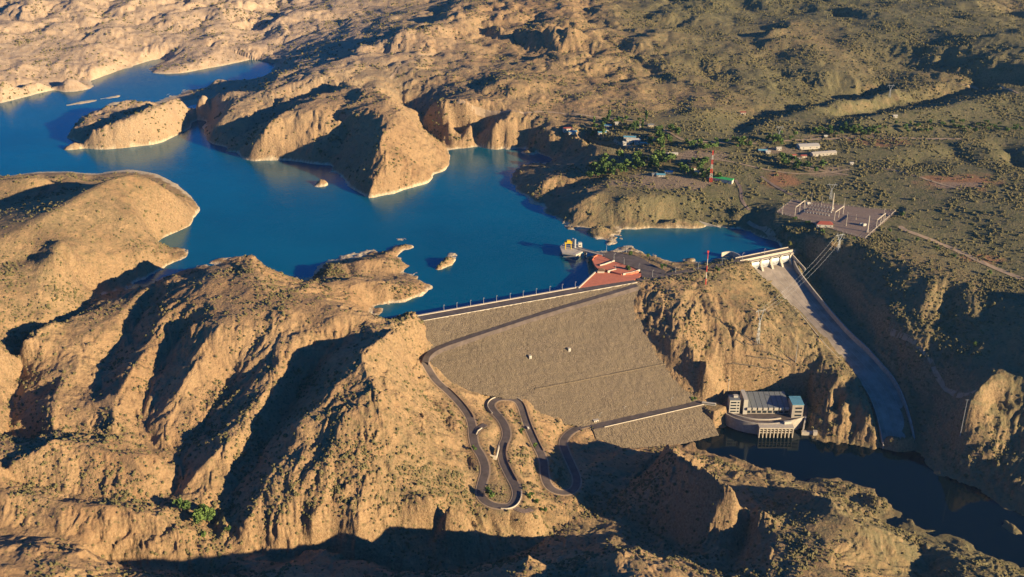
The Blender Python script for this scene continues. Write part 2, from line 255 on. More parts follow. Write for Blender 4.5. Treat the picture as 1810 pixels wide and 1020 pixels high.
def uv(x, y): return np.arctan2(x, y), .5*np.log(x*x+y*y)
def solve():
    lv = []; k = .0034
    nu0 = int((U1-U0)/k)+1; nv0 = int((V1-V0)/k)+1
    P_ = []
    for pl in ctl:
        for a, b in zip(pl, pl[1:]):
            ua, va = uv(a[0], a[1]); ub, vb = uv(b[0], b[1])
            n = max(2, int(math.hypot(ub-ua, vb-va)/k*2.2)+1)
            t = np.linspace(0, 1, n); x = a[0]+(b[0]-a[0])*t; y = a[1]+(b[1]-a[1])*t; z = a[2]+(b[2]-a[2])*t
            P_.append(np.stack([*uv(x, y), z], 1))
    A = np.concatenate(P_)
    h = None
    for f in (16, 8, 4, 2, 1):
        kk = k*f; nu = int((U1-U0)/kk)+1; nv = int((V1-V0)/kk)+1
        i = np.rint((A[:,0]-U0)/kk).astype(int); j = np.rint((A[:,1]-V0)/kk).astype(int)
        ok = (i >= 0)&(i < nu)&(j >= 0)&(j < nv)
        idx = j[ok]*nu+i[ok]
        sw = np.bincount(idx, minlength=nu*nv).reshape(nv, nu); sz = np.bincount(idx, A[ok,2], minlength=nu*nv).reshape(nv, nu)
        m = sw > 0; cz = np.where(m, sz/np.maximum(sw, 1), 0)
        if h is None: h = np.full((nv, nu), float(cz[m].mean()))
        else:
            jj = np.linspace(0, h.shape[0]-1, nv); ii = np.linspace(0, h.shape[1]-1, nu)
            h = bil(h, ii[None, :]+0*jj[:, None], jj[:, None]+0*ii[None, :])
        h[m] = cz[m]
        for it in range(260 if f > 1 else 120):
            p = np.pad(h, 1, mode='edge')
            h = .25*(p[2:,1:-1]+p[:-2,1:-1]+p[1:-1,2:]+p[1:-1,:-2]); h[m] = cz[m]
    # round the sharp control creases a little
    for it in range(3):
        p = np.pad(h, 1, mode='edge'); h = .5*h+.125*(p[2:,1:-1]+p[:-2,1:-1]+p[1:-1,2:]+p[1:-1,:-2])
    return h
def bil(a, i, j):
    i = np.clip(i, 0, a.shape[1]-1.001); j = np.clip(j, 0, a.shape[0]-1.001)
    i0 = i.astype(int); j0 = j.astype(int); fi = i-i0; fj = j-j0
    return (a[j0,i0]*(1-fi)+a[j0,i0+1]*fi)*(1-fj)+(a[j0+1,i0]*(1-fi)+a[j0+1,i0+1]*fi)*fj
def hsh(ix, iy, s):
    n = (ix.astype(np.int64)*374761393+iy.astype(np.int64)*668265263+s*2246822519) & 0xffffffff
    n = ((n ^ (n >> 13))*1274126177) & 0xffffffff
    return ((n ^ (n >> 16)) & 0xffff).astype(np.float32)/65535
def vnoise(x, y, s=0):
    ix = np.floor(x); iy = np.floor(y); fx = (x-ix).astype(np.float32); fy = (y-iy).astype(np.float32)
    ix = ix.astype(np.int64); iy = iy.astype(np.int64)
    fx = fx*fx*(3-2*fx); fy = fy*fy*(3-2*fy)
    a = hsh(ix, iy, s); b = hsh(ix+1, iy, s); c = hsh(ix, iy+1, s); d = hsh(ix+1, iy+1, s)
    return (a+(b-a)*fx)*(1-fy)+(c+(d-c)*fx)*fy-.5
def fbm(x, y, o=4, s=0, ridged=False):
    t = 0; a = 1.; n = 0
    for k in range(o):
        q = vnoise(x, y, s+k)
        t = t+a*((.3-2*np.abs(q)) if ridged else q*2); n += a
        x, y = x*1.6-y*1.2+3.1, x*1.2+y*1.6+7.7; a *= .5
    return t/n
def erosion(x, y, dx, dy, fr, s):
    X = x*fr; Y = y*fr; ix = np.floor(X); iy = np.floor(Y); fx = X-ix; fy = Y-iy
    ix = ix.astype(np.int64); iy = iy.astype(np.int64); va = 0; gx = 0; gy = 0; wt = 0
    for i in (-1, 0, 1, 2):
        for j in (-1, 0, 1, 2):
            hx = hsh(ix+i, iy+j, s)*.6-.3; hy = hsh(ix+i, iy+j, s+57)*.6-.3
            px = fx-i-hx+.0; py = fy-j-hy
            w = np.exp(-2.2*(px*px+py*py)); mag = (px*dx+py*dy)*6.2832
            sn = -np.sin(mag)*w; va = va+np.cos(mag)*w; gx = gx+sn*dx; gy = gy+sn*dy; wt = wt+w
    return va/wt, gx/wt, gy/wt
def inpoly(x, y, poly):
    r = np.zeros(x.shape, bool); n = len(poly)
    for k in range(n):
        x0, y0 = poly[k][:2]; x1, y1 = poly[(k+1) % n][:2]
        if y0 == y1: continue
        c = ((y0 > y) != (y1 > y)) & (x < (x1-x0)*(y-y0)/(y1-y0)+x0); r ^= c
    return r
sstep = lambda a, b, x: (lambda t: t*t*(3-2*t))(np.clip((x-a)/(b-a), 0, 1))
base = solve()
us = np.linspace(U0, U1, NU); vs_ = np.linspace(V0, V1, NV)
UU, VV = np.meshgrid(us, vs_); RR = np.exp(VV); X = (RR*np.sin(UU)); Y = (RR*np.cos(UU))
Hh = bil(base, (UU-U0)/(U1-U0)*(base.shape[1]-1), (VV-V0)/(V1-V0)*(base.shape[0]-1))
# far off land beyond the surveyed part: rolling hills
RES = W3('-2600 470 75 -300 455 88 0 430 72 60 440 72 110 455 66 125 500 45 165 545 18 190 530 10 262 500 50 345 478 70 430 450 98 530 512 60 560 530 58 640 552 50 700 572 34 745 562 10 752 560 7 1126 496 7 1310 458 7 1398 442 7 1412 426 14 1345 398 8 1290 385 14 1200 365 28 1100 340 30 1050 320 26 1050 292 24 1090 270 28 1040 225 50 960 205 55 870 190 66 800 165 80 700 165 80 600 125 90 510 128 70 530 110 60 500 85 40 470 75 45 400 62 50 300 55 60 0 60 95 -300 70 100 -2600 150 110')
inres = inpoly(X, Y, RES)
def grad(h):
    hu = np.gradient(h, us, axis=1); hv = np.gradient(h, vs_, axis=0)
    gx = (hv*np.sin(UU)+hu*np.cos(UU))/RR; gy = (hv*np.cos(UU)-hu*np.sin(UU))/RR
    return gx, gy
amp = np.where(inres, np.clip(Hh/9, 0, 1), np.clip((Hh-RIVZ)/8, 0.4, 1))
# how rugged the land is: full on the massifs, low on the settled plateau
pa, pb = W3('1050 200 50 1180 420 20')[0], None
PLAT = W3('1020 235 45 1090 190 60 1500 175 80 1900 160 85 2300 250 60 2300 520 20 1820 520 20 1640 440 24 1400 410 25 1240 380 20 1020 385 20 1080 310 30')
flat = inpoly(X, Y, PLAT)
def blur(a, n):
    for _ in range(n):
        p = np.pad(a, 4, mode='edge'); a = .25*(p[8:,4:-4]+p[:-8,4:-4]+p[4:-4,8:]+p[4:-4,:-8])
    return a
flatm = blur(flat.astype(np.float32), 14)
dist_far = sstep(1900, 3200, RR)
right = sstep(-100, 500, X-(RR-1500)*.15)*sstep(1500, 1900, RR)      # the greener, gentler upland
GP = inpoly(X, Y, W3('-900 330 40 0 300 40 240 290 60 360 375 0 345 450 0 200 530 0 0 640 0 -900 700 80'))
gsm = blur(GP.astype(np.float32), 10)
RC = blur(inpoly(X, Y, W3('1400 420 24 1560 440 24 1900 520 20 1950 720 -20 1650 700 -60 1560 640 -60')).astype(np.float32), 8)
rug = (1-.75*flatm)*(1-.35*right)*(1-.65*gsm)*(1-.5*RC)
dmx = (X-DC0[0])*DU[0]+(Y-DC0[1])*DU[1]; dmy = (X-DC0[0])*DN[0]+(Y-DC0[1])*DN[1]
DAMP = [face(*p) for p in lf]+[face(*p) for p in [(930,705),(945,730),(985,742),(1055,745),(1245,714)]]+[face(*p) for p in reversed(rt)]
rug = rug*(1-blur(inpoly(X, Y, DAMP).astype(np.float32), 1))
gx, gy = grad(Hh); gm = np.hypot(gx, gy)+1e-6
wx = X+fbm(X/38, Y/38, 3, 201)*13; wy = Y+fbm(X/38, Y/38, 3, 211)*13
farl = sstep(1500, 2300, RR)*(1-right)
Hh = Hh + amp*rug*(fbm(X/260, Y/260, 3, 5)*9*(.3+dist_far)+fbm(X/70, Y/70, 3, 9)*3.0+fbm(wx/34, wy/34, 4, 17, True)*(2.2+.8*farl)-fbm(wx/62, wy/62, 3, 19, True)*5)
upl = sstep(1750, 2300, RR)
Hh = Hh + amp*upl*(-(fbm(wx/120, wy/120, 3, 27, True)*(1-.7*right)+fbm((wx*.76-wy*.65)/230, (wx*.65+wy*.76)/95, 3, 29, True)*.8*right)*26*(.45+1.5*np.clip(fbm(X/420, Y/420, 2, 67)+.4, 0, 1))+fbm(X/300, Y/200, 3, 37)*12)*(1-.7*flatm)
gx, gy = grad(blur(Hh, 2)); gm = np.hypot(gx, gy)+1e-6
st = np.clip(gm/.35, 0, 1.15); dx = -gy/gm*st; dy = gx/gm*st
ex = 0; ey = 0; acc = 0
for k, (fr, a) in enumerate(((1/105., .8), (1/52., .85), (1/25., .62), (1/12.5, .36), (1/6.5, .2))):
    v, g1, g2 = erosion(wx.astype(np.float32), wy.astype(np.float32), (dx+ey*.9).astype(np.float32), (dy-ex*.9).astype(np.float32), fr, 31+k)
    acc = acc+v*a; ex = ex+g1*a; ey = ey+g2*a
gent = np.clip(gm/.45, .3, 1)
Hh = Hh + amp*rug*acc*(2.0+.2*upl)*np.clip(gm/.3, .12, 1.2)*(1-.45*sstep(.6, 1.1, gm))
steep = sstep(.45, .95, gm)
crag = fbm(wx/15, wy/15, 4, 77, True)*gent
near_ = 1+.7*(1-sstep(1300, 1700, RR))
patch = .35+1.3*np.clip(fbm(X/80, Y/80, 3, 131)+.4, 0, 1)
Hh = Hh + amp*(.45+.55*rug)*crag*(.8+3.8*steep)*near_*patch + amp*fbm(X/5., Y/5., 3, 99, True)*(.6+1.7*steep)*patch + amp*fbm(X/2.9, Y/2.9, 2, 109, True)*(.2+.9*steep)*(RR < 1700)
Hh = Hh + np.where(inres, 0, 1)*(1-sstep(-104, -88, Hh))*fbm(wx/22, wy/22, 4, 177, True)*4.5*(1-blur(inpoly(X, Y, [P(*t) for t in tri('1262 700 -101 1262 772 -115 1450 780 -115 1442 700 -101')]).astype(np.float32), 2))
# hard beds that stand out of the steep slopes as broken ledges
bed = (Hh+fbm(X/60, Y/60, 3, 151)*12+.12*X)/9.
Hh = Hh + amp*steep*(.5+.5*rug)*patch*(sstep(.25, .6, bed-np.floor(bed))-(bed-np.floor(bed)))*3.2*(RR < 2000)
Hb = bil(base, (UU-U0)/(U1-U0)*(base.shape[1]-1), (VV-V0)/(V1-V0)*(base.shape[0]-1)); damz = ((dmx > -30)&(dmx < 320)&(dmy > -75)&(dmy < 20)).astype(np.float32)
jag = inres*np.exp(-(Hb/4.5)**2)*(fbm(X/20, Y/20, 4, 301)*4.5+fbm(X/8, Y/8, 2, 311, True)*1.2)*(1-damz)*(1-.9*blur(inpoly(X, Y, [P(*t) for t in tri('-900 270 0 250 270 0 375 330 0 365 425 0 -900 425 0')]).astype(np.float32), 3))*(1-.6*sstep(1700, 2000, RR))
Hh = np.where(inres & (amp <= 0), np.minimum(Hh, -.6), Hh)+jag

# ------------------------------------------------------------------ cut and fill for roads and yards
Dm = np.full(X.shape, 1e9, np.float32); Zm = np.zeros(X.shape, np.float32); Dr = np.full(X.shape, 1e9, np.float32)
def carve(pts, w, under=.35, soft=11):
    for a, b in zip(pts, pts[1:]):
        ax, ay, az = a; bx, by, bz = b
        m = w+soft+4; xs = (min(ax,bx)-m, max(ax,bx)+m); ys = (min(ay,by)-m, max(ay,by)+m)
        cu, cv = uv(np.array([xs[0],xs[0],xs[1],xs[1]]), np.array([ys[0],ys[1],ys[0],ys[1]]))
        i0 = max(0, int((cu.min()-U0)/(U1-U0)*(NU-1))-1); i1 = min(NU, int((cu.max()-U0)/(U1-U0)*(NU-1))+2)
        j0 = max(0, int((cv.min()-V0)/(V1-V0)*(NV-1))-1); j1 = min(NV, int((cv.max()-V0)/(V1-V0)*(NV-1))+2)
        if i1 <= i0 or j1 <= j0: continue
        sx = X[j0:j1,i0:i1]; sy = Y[j0:j1,i0:i1]; l2 = (bx-ax)**2+(by-ay)**2+1e-9
        t = np.clip(((sx-ax)*(bx-ax)+(sy-ay)*(by-ay))/l2, 0, 1)
        dr = np.hypot(sx-ax-t*(bx-ax), sy-ay-t*(by-ay)); d = np.maximum(0, dr-w/2-.8)/soft
        z = az+(bz-az)*t-under; dm = Dm[j0:j1,i0:i1]; dq = Dr[j0:j1,i0:i1]; k = dr < dq
        dq[k] = dr[k]; dm[k] = d[k]; Zm[j0:j1,i0:i1][k] = z[k]
def flatten(poly, z, soft=8):
    global Hh
    d = np.full(X.shape, 1e9, np.float32)
    xs = [p[0] for p in poly]; ys = [p[1] for p in poly]
    bb = (X > min(xs)-soft-5)&(X < max(xs)+soft+5)&(Y > min(ys)-soft-5)&(Y < max(ys)+soft+5)
    x = X[bb]; y = Y[bb]; dd = np.full(x.shape, 1e9)
    for k in range(len(poly)):
        ax, ay = poly[k][:2]; bx, by = poly[(k+1) % len(poly)][:2]; l2 = (bx-ax)**2+(by-ay)**2+1e-9
        t = np.clip(((x-ax)*(bx-ax)+(y-ay)*(by-ay))/l2, 0, 1); dd = np.minimum(dd, np.hypot(x-ax-t*(bx-ax), y-ay-t*(by-ay)))
    dd[inpoly(x, y, poly)] = 0
    w = 1-sstep(.5, soft, dd); Hh[bb] = Hh[bb]*(1-w)+z*w
carve(ROAD1, 11.5); carve(SPUR, 7)
carve(SPURB, 6)
CRW = W3('1126 494.5 7.2 1160 489 7.4 1200 481.5 7.6 1250 472 7.6 1312 459.5 7.4')
carve(CRW, 9, .5)
w = 1-sstep(0, 1, Dm); Hh = Hh*(1-w)+Zm*w
YARD = [P3(*t) for t in tri('1372 376 26 1400 352 28 1585 372 28 1530 424 26')]
flatten(YARD, 26.6, 14)
flatten([P3(*t) for t in tri('1262 722 -101 1290 698 -101 1425 698 -101 1442 730 -101 1400 742 -101 1330 742 -101')], -103, 3)
flatten([P3(*t) for t in tri('1225 712 -91 1262 708 -92 1282 722 -95 1262 730 -94')], -92.5, 4)
flatten(TERR, 5.2, 3)
# spillway cutting
CHL = W3('1330 476 -8 1345 492 -14 1375 522 -28 1409 553 -40 1436 586 -50 1463 620 -60 1491 645 -69 1528 688 -81 1546 726 -90 1556 765 -102 1561 792 -114')
CHR = W3('1399 458 -8 1409 484 -14 1436 519 -28 1470 560 -40 1503 597 -50 1530 620 -60 1552 645 -69 1579 675 -81 1597 712 -90 1609 752 -102 1615 784 -114')
chp = [(a[0],a[1]) for a in CHL]+[(b[0],b[1]) for b in reversed(CHR)]
inch = inpoly(X, Y, chp)
if True:
    cz = [(np.array(a)+np.array(b))/2 for a, b in zip(CHL, CHR)]
    zz = np.full(X.shape, -8.); best = np.full(X.shape, 1e9)
    bb = (X > 250)&(X < 560)&(Y > 950)&(Y < 1500)
    x = X[bb]; y = Y[bb]; zb = np.zeros(x.shape); bd = np.full(x.shape, 1e9); hw = np.zeros(x.shape)
    for k, (a, b) in enumerate(zip(cz, cz[1:])):
        l2 = (b[0]-a[0])**2+(b[1]-a[1])**2; t = np.clip(((x-a[0])*(b[0]-a[0])+(y-a[1])*(b[1]-a[1]))/l2, 0, 1)
        wa = math.dist(CHL[k][:2], CHR[k][:2])/2; wb = math.dist(CHL[k+1][:2], CHR[k+1][:2])/2
        d = np.hypot(x-a[0]-t*(b[0]-a[0]), y-a[1]-t*(b[1]-a[1]))-(wa+(wb-wa)*t); d = np.where((k == len(cz)-2)&(t >= 1), 1e3, d); kk = d < bd
        bd[kk] = d[kk]; zb[kk] = (a[2]+(b[2]-a[2])*t)[kk]
    h = Hh[bb]; w = 1-sstep(-.5, 9, bd)
    tgt = np.where(bd < 0, zb-2.5, zb+3.5+np.clip(bd, 0, 9)*.4)
    tail = sstep(1125, 1145, y)     # nothing to cut beyond the lip
    Hh[bb] = h*(1-w)+tgt*w
del Dm, Zm, Dr

def hgt(x, y):
    u = math.atan2(x, y); v = .5*math.log(x*x+y*y)
    i = min(max((u-U0)/(U1-U0)*(NU-1), 0), NU-1.01); j = min(max((v-V0)/(V1-V0)*(NV-1), 0), NV-1.01)
    i0 = int(i); j0 = int(j); fi = i-i0; fj = j-j0
    return float((Hh[j0,i0]*(1-fi)+Hh[j0,i0+1]*fi)*(1-fj)+(Hh[j0+1,i0]*(1-fi)+Hh[j0+1,i0+1]*fi)*fj)
def hit(px, py):
    """where the line of sight through a pixel of the survey photo meets the ground"""
    d = ray(px, py); d = d/np.linalg.norm(d); t = 450.
    while t < 9000:
        p = d*t
        if p[1] > 0 and CAMZ+p[2] < hgt(p[0], p[1]): break
        t += 4
    lo, hi = t-4, t
    for _ in range(8):
        m = (lo+hi)/2; p = d*m
        if CAMZ+p[2] < hgt(p[0], p[1]): hi = m
        else: lo = m
    p = d*hi; return (p[0], p[1], hgt(p[0], p[1]))

# ------------------------------------------------------------------ materials
def newmat(name):
    m = bpy.data.materials.new(name); m.use_nodes = True; nt = m.node_tree; nt.nodes.clear()
    o = nt.nodes.new('ShaderNodeOutputMaterial'); b = nt.nodes.new('ShaderNodeBsdfPrincipled'); nt.links.new(b.outputs[0], o.inputs[0])
    return m, nt, b
def N(nt, t, **k):
    n = nt.nodes.new(t)
    for a, v in k.items():
        if a.startswith('i_'): n.inputs[a[2:].replace('_', ' ')].default_value = v
        else: setattr(n, a, v)
    return n
def mixc(nt, f, a, b, mode='MIX'):
    n = nt.nodes.new('ShaderNodeMix'); n.data_type = 'RGBA'; n.blend_type = mode
    for s, v in ((n.inputs[0], f), (n.inputs[6], a), (n.inputs[7], b)):
        if isinstance(v, (int, float)): s.default_value = v
        elif isinstance(v, tuple): s.default_value = (*v, 1)[:4]
        else: nt.links.new(v, s)
    return n.outputs[2]
def ramp(nt, f, a, b, lo=0., hi=1.):
    n = nt.nodes.new('ShaderNodeMapRange'); n.inputs[1].default_value = a; n.inputs[2].default_value = b; n.inputs[3].default_value = lo; n.inputs[4].default_value = hi
    nt.links.new(f, n.inputs[0]); return n.outputs[0]
def noise(nt, co, scale, detail=4, rough=.6):
    n = nt.nodes.new('ShaderNodeTexNoise'); n.inputs['Scale'].default_value = scale; n.inputs['Detail'].default_value = detail; n.inputs['Roughness'].default_value = rough
    if co: nt.links.new(co, n.inputs['Vector'])
    return n.outputs[0]
def attr(nt, name):
    n = nt.nodes.new('ShaderNodeAttribute'); n.attribute_name = name; return n.outputs['Fac']
def plain(name, col, rough=.7, scale=.5, var=.25, metal=0., bump=0.):
    m, nt, b = newmat(name); g = nt.nodes.new('ShaderNodeNewGeometry'); f = noise(nt, g.outputs['Position'], scale, 5)
    f = ramp(nt, f, .3, .7); d = tuple(c*(1-var) for c in col); l = tuple(min(1, c*(1+var)) for c in col)
    nt.links.new(mixc(nt, f, d, l), b.inputs['Base Color']); b.inputs['Roughness'].default_value = rough; b.inputs['Metallic'].default_value = metal
    if bump:
        bp = nt.nodes.new('ShaderNodeBump'); bp.inputs['Strength'].default_value = bump; bp.inputs['Distance'].default_value = .4
        nt.links.new(noise(nt, g.outputs['Position'], scale*3, 4), bp.inputs['Height']); nt.links.new(bp.outputs[0], b.inputs['Normal'])
    return m
def mat_terrain():
    m, nt, b = newmat('desert_ground'); g = nt.nodes.new('ShaderNodeNewGeometry'); pos = g.outputs['Position']
    n1 = ramp(nt, noise(nt, pos, .012, 5), .35, .65); n2 = ramp(nt, noise(nt, pos, .09, 5, .65), .35, .68); n3 = ramp(nt, noise(nt, pos, .45, 4, .7), .35, .68)
    soil = mixc(nt, n1, (.37,.225,.115), (.46,.305,.16)); soil = mixc(nt, ramp(nt, n2, 0, 1, 0, .55), soil, (.25,.155,.085))
    green = mixc(nt, n2, (.12,.122,.056), (.24,.195,.105)); 
    v = attr(nt, 'veg'); vv = nt.nodes.new('ShaderNodeMath'); vv.operation = 'MULTIPLY_ADD'; nt.links.new(n2, vv.inputs[0]); vv.inputs[1].default_value = .5; nt.links.new(v, vv.inputs[2])
    col = mixc(nt, ramp(nt, vv.outputs[0], .35, 1.05), soil, green)
    rockc = mixc(nt, n3, (.20,.125,.07), (.44,.30,.165))
    sep = nt.nodes.new('ShaderNodeSeparateXYZ'); nt.links.new(g.outputs['Normal'], sep.inputs[0])
    rk = ramp(nt, sep.outputs[2], .80, .55)
    col = mixc(nt, ramp(nt, rk, 0, 1, 0, .75), col, rockc)
    # dry shrubs too small to stand out one by one
    vo = nt.nodes.new('ShaderNodeTexVoronoi'); vo.inputs['Scale'].default_value = .22; nt.links.new(pos, vo.inputs['Vector'])
    sp = ramp(nt, vo.outputs['Distance'], .42, .22); s2 = nt.nodes.new('ShaderNodeMath'); s2.operation = 'MULTIPLY'; nt.links.new(sp, s2.inputs[0]); nt.links.new(ramp(nt, n2, .2, .9, .1, .75), s2.inputs[1])
    col = mixc(nt, s2.outputs[0], col, (.115,.105,.05))
    col = mixc(nt, ramp(nt, attr(nt, 'pale'), 0, 1, 0, .75), col, mixc(nt, n2, (.48,.34,.22), (.66,.50,.35)))  # lighter ground tone standing in for the far-left glare
    col = mixc(nt, attr(nt, 'red'), col, (.36,.17,.09))
    col = mixc(nt, attr(nt, 'pad'), col, mixc(nt, n3, (.27,.19,.13), (.36,.26,.18)))
    col = mixc(nt, attr(nt, 'ring'), col, mixc(nt, n3, (.50,.38,.23), (.74,.62,.44)))
    nt.links.new(col, b.inputs['Base Color']); b.inputs['Roughness'].default_value = .95; b.inputs['Specular IOR Level'].default_value = .15
    bp = nt.nodes.new('ShaderNodeBump'); bp.inputs['Strength'].default_value = 1.0; bp.inputs['Distance'].default_value = 2.0
    nt.links.new(noise(nt, pos, .35, 6, .7), bp.inputs['Height']); nt.links.new(bp.outputs[0], b.inputs['Normal'])
    return m
def mat_water(name, deep, rough=.07, tint=(.2,.95,.97), ior=1.7, bumpd=.9):
    m, nt, b = newmat(name); g = nt.nodes.new('ShaderNodeNewGeometry'); pos = g.outputs['Position']
    f = ramp(nt, noise(nt, pos, .004, 4), .35, .65)
    nt.links.new(mixc(nt, f, deep, tuple(c*1.35 for c in deep)), b.inputs['Base Color'])
    m2 = nt.nodes.new('ShaderNodeMapping'); m2.inputs['Scale'].default_value = (.004, .022, 1); m2.inputs['Rotation'].default_value = (0, 0, .35); nt.links.new(pos, m2.inputs[0])
    nt.links.new(ramp(nt, noise(nt, m2.outputs[0], 1, 5, .65), .35, .65, rough*.7, rough*2.2), b.inputs['Roughness'])
    b.inputs['IOR'].default_value = ior; b.inputs['Specular Tint'].default_value = (*tint, 1)
    mp = nt.nodes.new('ShaderNodeMapping'); mp.inputs['Scale'].default_value = (1, 2.2, 1); nt.links.new(pos, mp.inputs[0])
    bp = nt.nodes.new('ShaderNodeBump'); bp.inputs['Strength'].default_value = .35; bp.inputs['Distance'].default_value = bumpd
    nt.links.new(noise(nt, mp.outputs[0], .12, 6, .6), bp.inputs['Height']); nt.links.new(bp.outputs[0], b.inputs['Normal'])
    return m
def mat_riprap():
    m, nt, b = newmat('dam_stone'); g = nt.nodes.new('ShaderNodeNewGeometry'); pos = g.outputs['Position']
    v = nt.nodes.new('ShaderNodeTexVoronoi'); v.inputs['Scale'].default_value = 1.0; nt.links.new(pos, v.inputs['Vector']); sv_ = nt.nodes.new('ShaderNodeSeparateColor'); nt.links.new(v.outputs['Color'], sv_.inputs[0])
    c = mixc(nt, sv_.outputs[0], (.11,.082,.052), (.27,.205,.135)); c = mixc(nt, ramp(nt, noise(nt, pos, .03, 5), .35, .65, 0, .6), c, (.21,.16,.10))
    mp = nt.nodes.new('ShaderNodeMapping'); mp.inputs['Scale'].default_value = (.01,.01,.3); nt.links.new(pos, mp.inputs[0]); c = mixc(nt, ramp(nt, noise(nt, mp.outputs[0], 1, 4), .45, .7, 0, .45), c, (.145,.115,.075))
    nt.links.new(c, b.inputs['Base Color']); b.inputs['Roughness'].default_value = .95
    bp = nt.nodes.new('ShaderNodeBump'); bp.inputs['Strength'].default_value = 1; bp.inputs['Distance'].default_value = .9; nt.links.new(v.outputs['Distance'], bp.inputs['Height']); bp.invert = True; nt.links.new(bp.outputs[0], b.inputs['Normal']); return m
M = dict(
    ground=mat_terrain(), lake=mat_water('lake_water', (.001,.088,.140)), river=mat_water('river_water', (.001,.006,.012), .03, (.6,.8,1), 1.30, .08),
    riprap=mat_riprap(), asphalt=plain('road_asphalt', (.12,.092,.08), .9, .12, .35),
    concrete=plain('concrete', (.38,.335,.275), .85, .3, .22), pale=plain('pale_concrete', (.52,.45,.35), .85, .4, .12), dirt=plain('dirt_track', (.38,.27,.17), .95, .2, .15),
    redpave=plain('red_paving', (.62,.19,.10), .85, .25, .12), roofgrey=plain('grey_roof_sheet', (.17,.185,.19), .6, .5, .12), white=plain('white_paint', (.52,.48,.40), .6, .6, .08),
    glass=plain('dark_glass', (.02,.03,.04), .2, .5, .1), steel=plain('galvanised_steel', (.45,.46,.46), .5, 1, .1, .4), yellow=plain('yellow_paint', (.75,.50,.03), .5, 1, .1),
    red=plain('red_paint', (.62,.06,.04), .5, 1, .1), greenroof=plain('green_roof', (.05,.42,.12), .6, .5, .15), redroof=plain('red_tile_roof', (.32,.075,.05), .8, .6, .15),
    leaf=None, bark=plain('bark', (.12,.08,.05), .9, 1.5, .2), blue=plain('blue_roof', (.12,.33,.42), .6, .5, .1), black=plain('rubber', (.02,.02,.02), .9, 1, .1), gravel=plain('yard_gravel', (.22,.155,.12), .95, .5, .25),
    brown=plain('brown_timber', (.16,.09,.05), .8, 1, .2), chute=plain('spillway_concrete', (.33,.27,.21), .85, .07, .35))

# ------------------------------------------------------------------ mesh helpers
class MB:
    def __init__(s): s.v = []; s.f = []
    def quad(s, *p): i = len(s.v); s.v += [tuple(q) for q in p]; s.f.append(tuple(range(i, i+len(p))))
    def prism(s, poly, z0, z1):      # poly of (x,y), z0/z1 may be lists
        n = len(poly); a = z0 if isinstance(z0, (list, tuple)) else [z0]*n; b = z1 if isinstance(z1, (list, tuple)) else [z1]*n
        ar = sum(poly[k][0]*poly[(k+1)%n][1]-poly[(k+1)%n][0]*poly[k][1] for k in range(n))
        if ar < 0: poly = poly[::-1]; a = a[::-1]; b = b[::-1]
        i = len(s.v); s.v += [(p[0], p[1], a[k]) for k, p in enumerate(poly)]+[(p[0], p[1], b[k]) for k, p in enumerate(poly)]
        s.f.append(tuple(range(i+n-1, i-1, -1))); s.f.append(tuple(range(i+n, i+2*n)))
        for k in range(n): s.f.append((i+k, i+(k+1)%n, i+n+(k+1)%n, i+n+k))
    def box(s, cx, cy, z0, lx, ly, h, a=0.):
        ca, sa = math.cos(a), math.sin(a)
        s.prism([(cx+x*ca-y*sa, cy+x*sa+y*ca) for x, y in ((-lx/2,-ly/2),(lx/2,-ly/2),(lx/2,ly/2),(-lx/2,ly/2))], z0, z0+h)
    def bar(s, a, b, r=.2, n=5, r2=None):
        a = Vector(a); b = Vector(b); d = (b-a).normalized(); u = d.orthogonal().normalized(); w = d.cross(u); i = len(s.v); r2 = r if r2 is None else r2
        for q, rr in ((a, r), (b, r2)):
            for k in range(n): t = 2*math.pi*k/n; s.v.append(tuple(q+u*math.cos(t)*rr+w*math.sin(t)*rr))
        for k in range(n): s.f.append((i+k, i+(k+1)%n, i+n+(k+1)%n, i+n+k))
        s.f.append(tuple(range(i+n-1, i-1, -1))); s.f.append(tuple(range(i+n, i+2*n)))
    def wall(s, pts, th, h, under=1.):   # pts (x,y,z) base line, upright ribbon wall
        for a, b in zip(pts, pts[1:]):
            dx, dy = b[0]-a[0], b[1]-a[1]; l = math.hypot(dx, dy) or 1; nx, ny = -dy/l*th/2, dx/l*th/2
            s.prism([(a[0]+nx,a[1]+ny),(a[0]-nx,a[1]-ny),(b[0]-nx,b[1]-ny),(b[0]+nx,b[1]+ny)], [a[2]-under,a[2]-under,b[2]-under,b[2]-under], [a[2]+h,a[2]+h,b[2]+h,b[2]+h])
    def strip(s, pts, w, th=.3, off=0.):
        n = len(pts); i = len(s.v)
        for k, p in enumerate(pts):
            a = pts[max(0, k-1)]; b = pts[min(n-1, k+1)]; dx, dy = b[0]-a[0], b[1]-a[1]; l = math.hypot(dx, dy) or 1; nx, ny = -dy/l, dx/l
            for o, dz in ((w/2, -th), (w/2, 0), (-w/2, 0), (-w/2, -th)): s.v.append((p[0]+nx*(o+off), p[1]+ny*(o+off), p[2]+dz))
        for k in range(n-1):
            q = i+4*k
            for c in range(3): s.f.append((q+c, q+c+1, q+c+5, q+c+4))
    def build(s, name, m, parent=None, smooth=False):
        me = bpy.data.meshes.new(name); me.from_pydata(s.v, [], s.f); me.update()
        if smooth: me.polygons.foreach_set('use_smooth', [True]*len(me.polygons))
        o = bpy.data.objects.new(name, me); C.objects.link(o)
        if m: me.materials.append(m)
        if parent:
            o.parent = parent; o.matrix_parent_inverse = Matrix.Identity(4)
            off = parent.matrix_basis.inverted() if False else None
        return o
def tag(o, label=None, cat=None, group=None, kind=None):
    if label: o['label'] = label
    if cat: o['category'] = cat
    if group: o['group'] = group
    if kind: o['kind'] = kind
    return o
